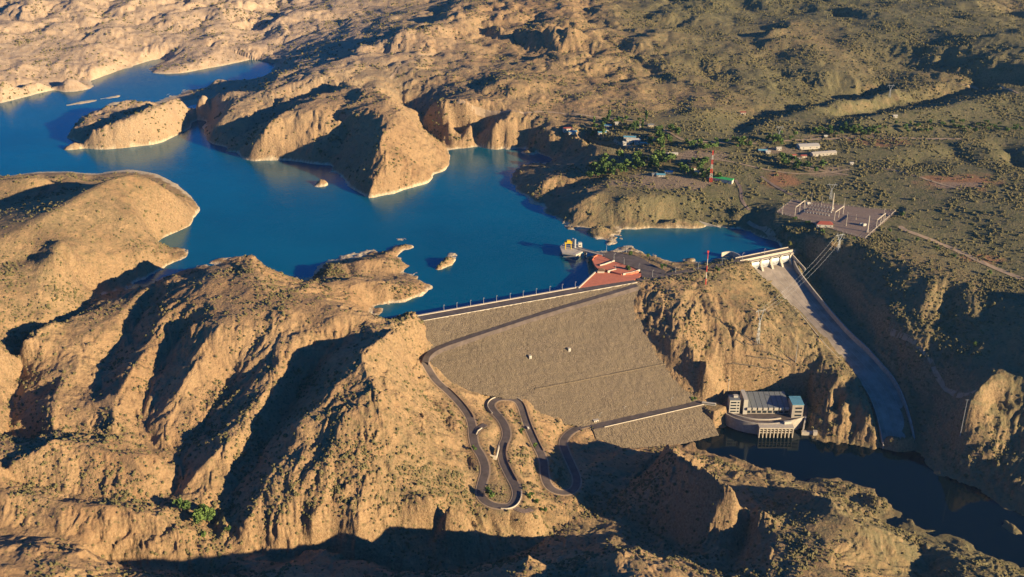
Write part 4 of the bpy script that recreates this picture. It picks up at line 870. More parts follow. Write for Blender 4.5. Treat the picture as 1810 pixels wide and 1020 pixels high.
rx, ry = PX(1408, 738); mb = MB(); mb.box(rx, ry+9, PZ-2, 13.5, 20, 20); rt_ = part(ph, 'service_tower', mb, M['concrete'])
mb = MB(); mb.box(rx, ry+9, PZ+18, 14.2, 20.6, .7); part(rt_, 'roof', mb, M['blue'])
for k in range(3): mb = MB(); mb.box(rx+1, ry-1.05, PZ+2.5+k*5, 8, .3, 2.2); part(rt_, 'window', mb, M['glass'])
CW = smooth_path([(*PX(a, b, PZ), PZ) for a, b in ((1275,724.5),(1284,733),(1297,740),(1311,744.5),(1330,748.5),(1345,750),(1372,749.5),(1402,744),(1424,737))], 2)
deckp = [p[:2] for p in CW]+[PX(1428,728), PX(1425,705), PX(1290,705), PX(1275,716)]
mb = MB(); mb.prism(deckp, PZ-3, PZ+.1); part(ph, 'yard_deck', mb, M['asphalt'])
mb = MB(); mb.wall([(x, y, PZ) for x, y, z in CW], 1.2, 1.3, 22); part(ph, 'curved_river_wall', mb, M['concrete'])
mb = MB(); mb.wall([(x, y+9, PZ+.1) for x, y, z in CW[6:-8]], 1.4, 1.5, .5); part(ph, 'yard_kerb_wall', mb, M['pale'])
gx0 = P(1341.5, 774, RIVZ)[0]; gx1 = P(1400.5, 774, RIVZ)[0]; gy0 = P(1370, 774, RIVZ)[1]
mb = MB(); mb.prism([(gx0-.6,gy0-.6),(gx1+.6,gy0-.6),(gx1+.6,gy0+11),(gx0-.6,gy0+11)], PZ-1.4, PZ+.3); part(ph, 'draft_gate_deck', mb, M['pale'])
for k in range(10):
    x = gx0+(gx1-gx0)*k/9
    mb = MB(); mb.prism([(x-.55,gy0),(x+.55,gy0),(x+.55,gy0+9),(x-.55,gy0+9)], RIVZ-4, PZ-1.4); part(ph, 'draft_gate_pier', mb, M['pale'])
for z_ in (PZ-4.6, PZ-7.6): mb = MB(); mb.prism([(gx0+.5,gy0+.4),(gx1-.5,gy0+.4),(gx1-.5,gy0+1.3),(gx0+.5,gy0+1.3)], z_, z_+.9); part(ph, 'cross_beam', mb, M['pale'])
mb = MB(); mb.prism([(gx0+1,gy0+9),(gx1-1,gy0+9),(gx1-1,gy0+12),(gx0+1,gy0+12)], RIVZ-4, PZ-1.6); part(ph, 'back_wall', mb, M['brown'])
mb = MB(); cx_, cy_ = PX(1392, 749); mb.box(cx_, cy_, PZ+.2, 9, 3, 3.4, .2); part(ph, 'gate_hoist', mb, M['white'])
mb = MB(); mb.wall([(*PX(1424,738), PZ), (*P(1419,764,RIVZ+1), RIVZ+1)], 1.6, 2.5, 8); part(ph, 'end_wall', mb, M['pale'])
mb = MB(); a = P(1418,770,RIVZ); mb.box(a[0]+8, a[1]+2, RIVZ-3, 17, 4, 7.5, -.1); mb.box(a[0]+15, a[1], RIVZ-3, 5, 5, 9.5, -.1); part(ph, 'mooring_block', mb, M['pale'])
for k in range(5):    # shotcrete benches behind the hall
    px0, py0, px1, py1, z_ = ((1288,640,1375,641,-58.5),(1283,663,1360,665,-72),(1340,615,1400,618,-44),(1295,602,1350,604,-38),(1320,628,1400,630,-52))[k]
    pts = [(*P(px0+(px1-px0)*f, py0+(py1-py0)*f, z_), 0) for f in np.linspace(0, 1, 9)]; pts = [(x, y, hgt(x, y)+.4) for x, y, z in pts]
    mb = MB(); mb.strip(pts, 2.2, 1.2); o = mb.build('rock_bench', M['riprap']); tag(o, ('long narrow ledge at mid height of the rock wall above the powerhouse','lowest narrow ledge of the rock wall above the powerhouse','upper right ledge on the rock wall above the powerhouse','highest left ledge on the rock wall above the powerhouse','second highest ledge on the right of the rock wall')[k], 'ledge')

# ------------------------------------------------------------------ masts, poles, pylons, cables
def banded(name, label, cat, loc, h, r0, r1, n, lattice=False, bands=('red','white')):
    t = empty(name, label, cat, None, loc)
    for k in range(n):
        z0, z1 = h*k/n, h*(k+1)/n; ra = r0+(r1-r0)*k/n; rb = r0+(r1-r0)*(k+1)/n; mb = MB()
        if lattice:
            cs = [(math.cos(a_), math.sin(a_)) for a_ in (.785, 2.356, 3.927, 5.498)]
            for j in range(4):
                (ax, ay), (bx, by) = cs[j], cs[(j+1) % 4]
                mb.bar((ax*ra, ay*ra, z0), (ax*rb, ay*rb, z1), .32, 4); zm = (z0+z1)/2; rm = (ra+rb)/2
                for (u0, v0, za, qa), (u1, v1, zb, qb) in (((ax,ay,z0,ra),(bx,by,zm,rm)),((bx,by,z0,ra),(ax,ay,zm,rm)),((ax,ay,zm,rm),(bx,by,z1,rb)),((bx,by,zm,rm),(ax,ay,z1,rb))):
                    mb.bar((u0*qa, v0*qa, za), (u1*qb, v1*qb, zb), .2, 4)
                mb.bar((ax*rb, ay*rb, z1), (bx*rb, by*rb, z1), .24, 4)
        else: mb.bar((0,0,z0), (0,0,z1), ra, 8, rb)
        mb.build('band', M[bands[k % 2]], t)['label'] = ('red' if bands[k % 2] == 'red' else 'white')+' painted band'
    return t
x, y, z = hit(1256, 321); banded('radio_mast', 'tall red and white banded lattice radio mast rising from the settlement trees', 'mast', (x, y, z-1), 51, 2.8, .7, 7, True)
x, y, z = hit(1247, 503); t = banded('signal_mast', 'slim red and white banded mast on the hill above the dam end', 'mast', (x, y, z-.5), 46, .75, .45, 5)
mb = MB(); mb.box(0, 0, 45.6, 2.2, 1.6, 2.4); mb.build('lamp_head', M['red'], t)
def pylon(label, px, py, h, w, z=None, rz=0.):
    x, y, g = hit(px, py); t = empty('power_pylon', label, 'pylon', None, (x, y, g-.5), rz)
    hw = h*.62
    mb = MB()
    for sx in (-1, 1):
        for sy in (-1, 1): mb.bar((sx*1.6, sy*1.6, 0), (sx*.7, sy*.7, hw), .26, 4)
    for k in range(8):
        z0, z1 = hw*k/8, hw*(k+1)/8; a0 = 1.6-.9*k/8; a1 = 1.6-.9*(k+1)/8; sg = 1 if k % 2 else -1
        for sx in (-1, 1): mb.bar((sx*a0, -sg*a0, z0), (sx*a1, sg*a1, z1), .15, 4); mb.bar((-sg*a0, sx*a0, z0), (sg*a1, sx*a1, z1), .15, 4)
    mb.build('lattice_leg', M['steel'], t)
    for sx in (-1, 1):
        mb = MB(); mb.bar((0, -.5, hw), (sx*w*.5, 0, h), .3, 4); mb.bar((0, .5, hw), (sx*w*.5, 0, h), .3, 4); mb.bar((sx*w*.5,0,h),(sx*w*.5,0,h+2.5), .2, 4); mb.build('fork_arm', M['steel'], t)
    mb = MB(); mb.bar((-w*.8, 0, h-.6), (w*.8, 0, h-.6), .3, 4)
    for sx in (-.75, 0, .75): mb.bar((sx*w, 0, h-.6), (sx*w, 0, h-3.6), .2, 5)
    mb.build('crossarm', M['steel'], t); return (x, y, g+h-4)
t1 = pylon('forked steel pylon on the plateau edge just below the switchyard', 1481, 445, 26, 9, rz=.4)
t2 = pylon('forked slim steel pylon on the hillside above the powerhouse', 1339, 606, 46, 9, rz=.4)
t3 = pylon('distant steel pylon on the ridge above the two long sheds', 1376, 250, 26, 8); t4 = pylon('grey steel pylon standing just behind the switchyard', 1468, 352, 24, 9)
t5 = pylon('faint far pylon on the lit ridge right of the shaded ravine', 1572, 172, 24, 8)
for px, py, h, lb in ((1406,640,30,'thin take off pole on the rock wall above the hall roof'),(1286,699,24,'thin pole close behind the office tower'),(1697,770,48,'thin steel pole on the sunlit crag right of the river')):
    x, y, z = hit(px, py); t = empty('steel_pole', lb, 'pole', None, (x, y, z-.5)); mb = MB(); mb.bar((0,0,0), (0,0,h), .4, 6, .25); mb.build('post', M['steel'], t); mb = MB(); mb.bar((-2,0,h-.5), (2,0,h-.5), .2, 4); mb.build('crossarm', M['steel'], t)
def cable(a, b, sag, label, dx):
    mb = MB(); pts = [(a[0]+(b[0]-a[0])*f+dx, a[1]+(b[1]-a[1])*f, a[2]+(b[2]-a[2])*f-sag*4*f*(1-f)) for f in np.linspace(0, 1, 20)]
    for p, q_ in zip(pts, pts[1:]): mb.bar(p, q_, .07, 3)
    tag(mb.build('power_cable', M['steel']), label, 'cable', 'power cables over the spillway chute')
for k, dx in enumerate((-6.5, 0, 6.5)): cable(t1, t2, 9, ('leftmost','middle','rightmost')[k]+' of three thin power cables crossing over the spillway chute', dx)

# ------------------------------------------------------------------ switchyard
def yard(px, py): x, y = P(px, py, 26.95); return x, y
for k, (a, b) in enumerate((((1405,381),(1421,369)),((1474.5,390),(1490,379)),((1548.5,404),(1563,392)))):
    xa, ya = yard(*a); xb, yb = yard(*b); t = empty('busbar_gantry', ('left','middle','right')[k]+' steel busbar gantry frame of the switchyard', 'gantry', 'gantry frames in the switchyard', ((xa+xb)/2, (ya+yb)/2, 26.9))
    for f in (0, .5, 1): x = xa+(xb-xa)*f; y = ya+(yb-ya)*f; mb = MB(); mb.bar((x, y, 26.9), (x, y, 40), .45, 4); part(t, 'leg', mb, M['pale'])
    mb = MB(); mb.bar((xa, ya, 40), (xb, yb, 40), .7, 4); part(t, 'beam', mb, M['pale'])
    mb = MB()
    for f in (.15, .3, .45, .6, .75, .9): x = xa+(xb-xa)*f; y = ya+(yb-ya)*f; mb.bar((x, y, 39.4), (x+.6, y, 37.2), .22, 5)
    part(t, 'insulators', mb, M['brown'])
for px, py, h, r, lb in ((1382.5,379,16,.4,'short pale pole at the left end of the switchyard'),(1470.5,372,27,1.2,'thick tall pale lightning mast behind the middle gantry'),(1533,410,24,1.1,'thick pale lightning mast at the near right corner of the switchyard'),(1495.5,399,21,.4,'thin pale pole in front of the middle gantry'),(1423,369,20,.3,'thin pole beside the left gantry beam'),(1433.5,360,18,.3,'thin grey pole at the back fence above the left gantry'),(1491.5,370,18,.35,'thin grey pole behind the far end of the middle gantry'),(1560.5,392,20,.35,'thin grey pole behind the right gantry'),(1452,362,14,.3,'thin short pole at the back of the switchyard near the apparatus rows'),(1513,388,8,.3,'short pale post in the open middle of the right yard half')):
    x, y = yard(px, py); t = empty('yard_mast', lb, 'mast', None, (x, y, 26.9)); mb = MB(); mb.bar((0,0,0), (0,0,h), r, 6, r*.55); mb.build('post', M['pale'], t); mb = MB(); mb.box(0,0,0,r*3.2,r*3.2,.6); mb.build('base', M['pale'], t)
def mk_app():
    t = empty('switchgear_unit', 'u', 'switchgear', 'switchgear units in the left half of the yard', sc=.75); mb = MB(); mb.box(0,0,0,2.2,1.2,1.6); mb.build('cabinet', M['steel'], t)
    for sx in (-.7, 0, .7): mb = MB(); mb.bar((sx,0,1.6), (sx,0,5), .28, 6, .16); mb.build('insulator', M['pale'], t)
    return t
ap = mk_app(); first = True
for row, (y0, lbl) in enumerate(((362.5,'back'),(369,'middle'),(375,'front'))):
    for k in range(9):
        px = 1430+k*5.4-row*4; py = y0+k*.85; x, y = yard(px, py); t = ap if first else copy_tree(ap); first = False; t.location = (x, y, 26.9); t.rotation_euler = (0, 0, .25)
        t['label'] = 'small white switchgear unit, '+('leftmost','second from left','third from left','fourth from left','middle one','fourth from right','third from right','second from right','rightmost')[k]+' of the '+lbl+' row'
for k, (px, py, lb) in enumerate(((1428,361,'large pale transformer at the back left of the switchyard'),(1522,398,'pale transformer near the thick mast on the right yard half'),(1527,399,'smaller pale transformer right beside the thick right mast'))):
    x, y = yard(px, py); t = empty('transformer', lb, 'transformer', None, (x, y, 26.9), .3); mb = MB(); mb.box(0,0,0,4.5,3,3.6); mb.build('tank', M['white'], t); mb = MB(); mb.box(2.9,0,.6,1,2.6,2.4); mb.build('radiator', M['steel'], t)
    for s_ in (-1.2, 0, 1.2): mb = MB(); mb.bar((s_,0,3.6), (s_,0,5.6), .25, 6, .12); mb.build('bushing', M['brown'], t)
def fence(label, pts, h=2.6):
    mb = MB(); t = empty('yard_fence', label, 'fence', None, pts[0]); 
    for a, b in zip(pts, pts[1:]):
        n = max(1, int(math.dist(a, b)/7))
        for k in range(n): f = k/n; x, y, z = (a[i]+(b[i]-a[i])*f for i in range(3)); mb.bar((x, y, z-.5), (x, y, z+h), .2, 4)
        for zz in (.6, 1.6, 2.5): mb.bar((a[0], a[1], a[2]+zz), (b[0], b[1], b[2]+zz), .1, 3)
    part(t, 'posts_and_rails', mb, M['pale'])
yp = [(*P(*t), 27) for t in tri('1374 375 27 1401 353.5 27 1583 373.5 27 1529 422 27 1374 375 27')]
fence('pale wire fence round the gravel switchyard', yp)
def house(name, label, cat, px, py, lx, ly, h, rz, wall='white', roof='redroof', rh=1.8, hip=False, group=None, z=None, doors=1, wins=3):
    x, y, g = hit(px, py) if z is None else (*P(px, py, z), z)
    t = empty(name, label, cat, group, (x, y, g-.3), rz)
    mb = MB(); mb.box(0,0,-1.5,lx,ly,h+1.8); mb.build('wall', M[wall], t)
    mb = MB(); o_ = .6; e = lx*.22 if hip else 0; a = lx/2+o_; b = ly/2+o_; z0 = h+.25
    mb.v = [(-a,-b,z0),(a,-b,z0),(a,b,z0),(-a,b,z0),(-a+e,0,z0+rh),(a-e,0,z0+rh)]; mb.f = [(0,1,5,4),(2,3,4,5),(1,2,5),(3,0,4),(3,2,1,0)]; mb.build('roof', M[roof], t)
    for k in range(wins): mb = MB(); mb.box(-lx/2+lx*(k+.5)/wins+.6, -ly/2, h*.4, min(1.6, lx/wins*.4), .25, h*.32); mb.build('window', M['glass'], t)
    for k in range(doors): mb = MB(); mb.box(-lx/2+1.2, -ly/2, 0, 1.1, .3, 2.2); mb.build('door', M['brown'], t)
    return t
house('control_house', 'white switchyard control house with a dark red pitched roof', 'building', 1457, 399.5, 22, 10, 4.0, -.12, 'white', 'redroof', 3.4, True, z=26.9)
# ------------------------------------------------------------------ settlement
H_ = [(1003,231,15,9,5,.2,'white','redroof',False,'white house with a small red roof at the cliff top corner'),(1012,235,14,8,3.2,.1,'white','blue',False,'low white house with a pale blue roof just right of the cliff top house'),
 (1073,224,15,8,3.2,-.1,'white','blue',False,'pale blue roofed house half hidden among tall trees'),(1090,221.5,6,6,5,0,'white','white',False,'small bright white cubic house between tall poplars'),(1064,236,14,9,3,.2,'pale','blue',False,'low blue roofed house at the cliff edge above the dark bay'),
 (1071,232,9,7,3,.2,'white','roofgrey',False,'small grey roofed house behind the low blue roofed one'),(1113,245,20,8,3.5,-.08,'white','blue',False,'back wing of the big white building with blue roofs'),(1119,249.5,24,9,3.5,.1,'white','white',False,'long bright white wing of the big building above the bay'),
 (1108,254,14,8,3.5,.1,'white','white',False,'front left wing of the big white building'),(1125,253,8,8,4,.1,'white','roofgrey',False,'front right wing of the big white building'),(1155,246,20,11,4,-.35,'white','brown',False,'large house with a brown roof and a white front among trees'),
 (1140,255,16,5,2.5,-.2,'pale','pale',False,'low narrow pale building in front of the brown roofed house'),(1130,224,12,7,3,0,'pale','roofgrey',False,'small pale house at the back edge of the trees below the upper road'),(1150,223,10,6,3,0,'pale','roofgrey',False,'second small pale house behind the settlement beside the upper road'),
 (1189,274,16,6,3,.05,'white','white',False,'low white building at the left end of the bare earth field'),(1146,283,9,6,3,0,'pale','pale',False,'tiny beige house within the dense green grove'),(1157,310,9,7,3,.2,'pale','roofgrey',False,'small grey house left of the round courtyard'),
 (1168,311,13,8,3,-.1,'white','blue',False,'pale house with a light blue roof in the middle clearing'),(1182,306,12,7,3,-.1,'pale','blue',False,'long low house with dull blue roof right of the clearing'),(1222,300,14,7,3.2,.25,'white','brown',False,'white walled house with brown roof left of the radio mast'),
 (1232,306,8,6,3,.1,'white','white',False,'small white hut left of the mast foot'),(1348,268,14,7,3,-.1,'pale','blue',False,'small dull blue roofed shed in the shaded hamlet'),(1357,271,7,6,3.5,0,'white','white',False,'small white shed right next to the dull blue shed'),
 (1376,265,8,6,4,.1,'white','pale',False,'small pale house above the scattered yard'),(1402,277,8,6,3,.2,'white','redroof',False,'first tiny white hut with red roof in the cluttered yard'),(1412,280,8,6,3,-.2,'white','brown',False,'second tiny white hut with brown roof in the cluttered yard'),(1420,278,9,6,3,.1,'pale','redroof',False,'third tiny beige hut with red roof in the cluttered yard'),
 (1505,291,5,5,3,0,'white','white',False,'tiny white tank house on the bare slope right of the sheds'),(1313,202,9,6,4,0,'pale','redroof',False,'lone pink tinted ruin on the hillside beyond the settlement'),(1459,243,5,4,3,0,'white','white',False,'tiny white hut beside the upper orchard track'),
 (1582,207,7,5,3,0,'white','white',False,'tiny white hut alone on the slope above the orchard'),(1436,262.5,7,6,3,.1,'white','redroof',False,'small annex with a red roof right of the big white shed')]
for px, py, lx, ly, h, rz, w_, r_, hip, lb in H_: house('house', lb, 'house', px, py, lx, ly, h, rz, w_, r_, 1.5, hip, 'houses of the settlement', wins=2 if lx < 10 else 3)
house('long_shed', 'wide bright white shed roof among trees, upper of two long sheds', 'shed', 1428, 261, 34, 17, 5, .12, 'white', 'white', 2.2)
house('long_shed', 'long grey white shed with a ribbed roof, lower of two long sheds', 'shed', 1455, 273.5, 42, 11, 4.5, .22, 'concrete', 'pale', 1.6, wins=6)
house('green_roof_hall', 'narrow hall with a bright green roof and white gable end beside the radio mast', 'building', 1273, 319, 40, 9, 4.5, -.5, 'white', 'greenroof', 2.2)
def mk_vehicle(kind, label, px, py, rz, z):
    x, y = P(px, py, z); L_, W_, H0 = (5.2, 2, .95) if kind != 'bus' else (17, 3, 3.2)
    t = empty('bus' if kind == 'bus' else 'pickup_truck' if kind == 'pickup' else 'parked_car', label, 'bus' if kind == 'bus' else 'truck' if kind == 'pickup' else 'car', None, (x, y, z), rz)
    def side(pr, w, nm, m):
        mb = MB(); n = len(pr)
        for sg in (-w/2, w/2):
            for a_, b_ in pr: mb.v.append((a_, sg, b_))
        mb.f.append(tuple(range(n))); mb.f.append(tuple(range(2*n-1, n-1, -1)))
        for k in range(n): mb.f.append((k, n+k, n+(k+1)%n, (k+1)%n)[::-1])
        mb.build(nm, M[m], t)
    if kind == 'bus':
        side([(-8.5,.5),(8.3,.5),(8.5,1.2),(8.2,3.2),(7.8,3.4),(-8.3,3.4),(-8.5,3.1)], 2.7, 'body', 'white'); side([(-7.8,1.9),(8.0,1.9),(7.9,2.8),(-7.8,2.8)], 2.78, 'window_band', 'glass'); ax = (-5.5, 5.5)
    elif kind == 'pickup':
        side([(-2.7,.5),(2.7,.5),(2.7,1.1),(1.5,1.25),(-2.7,1.25)], 1.95, 'body', 'white'); side([(-.5,1.25),(1.5,1.25),(.9,2.0),(-.4,2.0)], 1.8, 'cab', 'white'); side([(-.3,1.35),(1.3,1.35),(.85,1.9),(-.25,1.9)], 1.84, 'windows', 'glass'); ax = (-1.7, 1.7)
    else:
        side([(-2.2,.4),(2.2,.4),(2.2,.9),(1.2,1.05),(-2.1,1.1)], 1.8, 'body', 'white'); side([(-1.7,1.05),(1.1,1.05),(.5,1.55),(-1.1,1.55)], 1.6, 'cabin', 'glass'); ax = (-1.4, 1.4)
    for a_ in ax:
        for sg in (-1, 1): mb = MB(); w2 = (1.35 if kind == 'bus' else .9)*sg; mb.bar((a_, w2-.12, .4), (a_, w2+.12, .4), .42, 10); mb.build('wheel', M['black'], t)
    return t
mk_vehicle('pickup', 'white pickup truck driving down the road arm below the dam', 933, 757, -1.2, -69.4)
mk_vehicle('bus', 'long white bus parked between the foot terrace and the powerhouse', 1253, 716, -.25, -92.1)
rwall('roadside_wall', 'short pale kerb wall at the lower edge of the turnout beside the descending road', W3('842 768 -47.6 845 762 -47.3 852 757 -47'), 1.2, .8)
x, y = P(1053, 746, -90.8); t = empty('gate_shack', 'small white flat roofed shack at the left end of the foot terrace', 'shack', None, (x, y, -90.8), .4)
mb = MB(); mb.box(0,0,0,6,3.4,3); mb.build('wall', M['white'], t); mb = MB(); mb.box(0,0,3,6.8,4.2,.3); mb.build('roof', M['pale'], t); mb = MB(); mb.box(-1,-1.7,.1,1,.2,2.1); mb.build('door', M['brown'], t); mb = MB(); mb.box(1.5,-1.7,1.1,1.4,.2,1); mb.build('window', M['glass'], t)

# ------------------------------------------------------------------ trees
def mat_leaf(name, a, b):
    m, nt, bs = newmat(name); oi = nt.nodes.new('ShaderNodeObjectInfo'); g = nt.nodes.new('ShaderNodeNewGeometry')
    f = noise(nt, g.outputs['Position'], .7, 3); mx = nt.nodes.new('ShaderNodeMath'); mx.operation = 'MULTIPLY_ADD'; nt.links.new(oi.outputs['Random'], mx.inputs[0]); mx.inputs[1].default_value = .6; nt.links.new(f, mx.inputs[2])
    nt.links.new(mixc(nt, ramp(nt, mx.outputs[0], .3, 1.1), a, b), bs.inputs['Base Color']); bs.inputs['Roughness'].default_value = .8; bs.inputs['Specular IOR Level'].default_value = .2
    return m
M['leaf'] = mat_leaf('tree_leaves', (.055,.105,.028), (.14,.21,.05)); M['leafdark'] = mat_leaf('bush_leaves', (.06,.085,.03), (.13,.145,.055)); M['leafyellow'] = mat_leaf('yellow_leaves', (.28,.26,.05), (.40,.36,.09))
def crown_mesh(name, rx, rz, zc, m, n=230, cs=.55, seed=0):
    r = random.Random(seed); mb = MB(); lob = [(r.gauss(0,.45), r.gauss(0,.45), r.uniform(-.5,.6), r.uniform(.45,.7)) for _ in range(6)]
    for k in range(n):
        c = r.choice(lob); d = Vector((r.gauss(0,1), r.gauss(0,1), r.gauss(0,1))).normalized()*c[3]*(r.random()**.35)
        p = Vector(((c[0]+d.x)*rx*.75, (c[1]+d.y)*rx*.75, zc+(c[2]+d.z)*rz*.75)); u = Vector((r.gauss(0,1), r.gauss(0,1), r.gauss(0,1))).normalized(); v = u.orthogonal().normalized(); w_ = u.cross(v); s_ = cs*r.uniform(.6,1.4)
        mb.quad(p+v*s_, p+w_*s_*.7, p-v*s_, p-w_*s_*.7)
    me = bpy.data.meshes.new(name); me.from_pydata(mb.v, [], mb.f); me.materials.append(m); return me
def trunk_mesh(name, h, r0, r_, seed):
    q = random.Random(seed); mb = MB(); mb.bar((0,0,-.5), (0,0,h*.6), r0, 6, r0*.6)
    for k in range(4): a_ = k*1.6+q.random(); mb.bar((0,0,h*(.35+.08*k)), (math.cos(a_)*r_*.6, math.sin(a_)*r_*.6, h*.85), r0*.45, 4, r0*.15)
    me = bpy.data.meshes.new(name); me.from_pydata(mb.v, [], mb.f); me.materials.append(M['bark']); return me
kinds = {}
for kn, rx, rz_, zc, h, m_ in (('broadleaf_tree',3.4,3.0,4.6,6.0,'leaf'),('poplar_tree',1.7,6.0,7.5,11,'leaf'),('thorn_bush',2.3,1.6,1.7,2.6,'leafdark')):
    kinds[kn] = [(crown_mesh(kn+'_crown', rx, rz_, zc, M[m_], 240 if kn != 'thorn_bush' else 150, .7 if kn != 'thorn_bush' else .5, 10*s_+1), trunk_mesh(kn+'_trunk', h, .3, rx, s_)) for s_ in range(3)]
ntree = 0
def tree(kn, x, y, z, sc, label, group, m=None):
    global ntree; ntree += 1
    c_, t_ = random.choice(kinds[kn]); e = empty(kn, label, 'bush' if kn == 'thorn_bush' else 'tree', group, (x, y, z), random.uniform(0, 6.28), sc)
    a_ = bpy.data.objects.new('trunk', t_); b_ = bpy.data.objects.new('crown', c_)
    for o in (a_, b_): C.objects.link(o); o.parent = e
    if m: 
        b_.data = c_.copy(); b_.data.materials.clear(); b_.data.materials.append(M[m])
def scatter(n, poly, kn, label, group, smin=.7, smax=1.3):
    xs = [p[0] for p in poly]; ys = [p[1] for p in poly]; k = 0; g = 0
    while k < n and g < 4000:
        g += 1; px, py = random.uniform(min(xs), max(xs)), random.uniform(min(ys), max(ys))
        if not inpoly(np.array([px]), np.array([py]), poly)[0]: continue
        x, y, z = hit(px, py)
        if z < 1.2 and z > -10: continue
        tree(random.choice(kn), x, y, z-.2, random.uniform(smin, smax)*1.6, label, group); k += 1
bt = ['broadleaf_tree']; bp_ = ['broadleaf_tree', 'broadleaf_tree', 'poplar_tree']
scatter(62, [(1045,300),(1060,288),(1100,280),(1180,278),(1200,290),(1190,300),(1130,302),(1090,312),(1050,318),(1040,325)], bt, 'dark green tree in the dense grove along the point above the small bay', 'trees of the grove above the bay', .8, 1.5)
scatter(30, [(1040,245),(1045,218),(1100,212),(1150,216),(1145,238),(1100,240),(1060,246)], bp_, 'tall green tree among the houses at the cliff top', 'trees round the cliff top houses', .7, 1.3)
scatter(24, [(1150,262),(1140,250),(1175,225),(1200,235),(1205,262),(1180,268)], bt, 'green tree around the brown roofed house', 'trees by the brown roofed house', .8, 1.4)
scatter(34, [(1200,262),(1205,248),(1320,250),(1390,238),(1420,240),(1400,256),(1330,264),(1250,268)], bt, 'green tree in the long belt behind the bare earth field', 'trees of the belt behind the field', .7, 1.3)
scatter(20, [(1202,300),(1215,286),(1250,286),(1262,305),(1290,312),(1280,322),(1230,320),(1205,312)], bt, 'dark tree in the shady garden around the radio mast', 'trees around the radio mast', .8, 1.5)
scatter(42, [(1430,238),(1440,226),(1500,224),(1570,228),(1560,240),(1480,242)], bt, 'small green tree in the orchard behind the long sheds', 'trees of the near orchard', .55, .9)
scatter(40, [(1570,240),(1580,220),(1700,218),(1810,222),(1810,236),(1700,238)], bt, 'small green tree in the long orchard strip at the right edge', 'trees of the far orchard strip', .55, .9)
scatter(14, [(1360,292),(1370,280),(1400,284),(1440,290),(1470,288),(1480,298),(1440,308),(1400,302)], bt, 'dark green tree in the hollow below the two long sheds', 'trees in the hollow below the sheds', .8, 1.4)
for px, py, sc, lb in ((1395,441,1.15,'lone round yellow green tree at the far end of the spillway bridge'),):
    x, y, z = hit(px, py-1); tree('broadleaf_tree', x, y, max(z, 6)-.5, sc, lb, None, 'leafyellow')
for px, py, sc, lb in ((1420,357,.9,'bright round tree at the back left corner of the switchyard'),(1405,388,1,'dark tree just outside the left front fence of the switchyard'),(1428,396,1.1,'tall dark tree left of the red roofed control house'),(1455,413,1.1,'yellow green tree below the red roofed control house'),(1471,399,.7,'small tree at the right wall of the control house'),(1510,424,.8,'bright green tree below the front fence of the switchyard'),(1593,383,1.2,'bright tree on the bank right of the switchyard'),(1573,410,.9,'dark tree beside the bare bank right of the switchyard'),(1588,428,1,'green tree below the red earth scar'),(1620,425,.9,'green tree first along the lower track'),(1655,440,.9,'green tree second along the lower track'),(1685,455,1,'green tree third along the lower track'),(1750,485,1,'green tree near the right end of the lower track'),(1111,479,1.3,'round garden tree inside the red terrace'),(1114,451,1.1,'green bush tree at the back of the parking area near the lamp'),(1145,455,1,'green tree midway along the back bank of the parking area'),(1171,474,1.2,'green tree at the right corner of the parking area'),(1268,480,1.1,'round green tree beside the hilltop road by the banded mast'),(921,765,1,'small dark tree at the edge of the shade by the pickup road'),(945,790,.9,'green tree right of the lower road arm'),(862,873,1.3,'dark leafy tree on the island between the lower hairpin arms'),(868,880,1.4,'second dark tree on the island between the lower hairpin arms'),(936,880,1.1,'bright green tree below the lower hairpin bend'),(948,890,1,'second green tree below the lower hairpin bend'),(962,905,1,'green tree lowest on the sunlit spur below the hairpins'),(838,795,.9,'green tree at the inner side of the descending road'),(1162,722,.8,'round clipped tree on the foot terrace near the second lamp'),(1225,708,1,'round tree at the right end of the foot terrace'),(1195,716,.8,'round tree on the foot terrace left of the rightmost tree'),(1083,748,1,'dark tree at the left end of the foot terrace'),(1722,610,.9,'lone tree on the dark slope right of the chute')):
    x, y, z = hit(px, py+2); tree('broadleaf_tree', x, y, z-.3, sc, lb, None)
scatter(12, [(318,905),(345,900),(383,915),(385,935),(360,935),(330,920)], bt, 'bright green tree clustered in the dry valley bottom at lower left', 'trees in the valley bottom', .8, 1.3)
for px, py, lb in ((403,943,'lone green tree right of the cluster in the lower left valley'),(361,953,'lone green tree below the cluster in the lower left valley')):
    x, y, z = hit(px, py); tree('broadleaf_tree', x, y, z-.3, 1.1, lb, None)
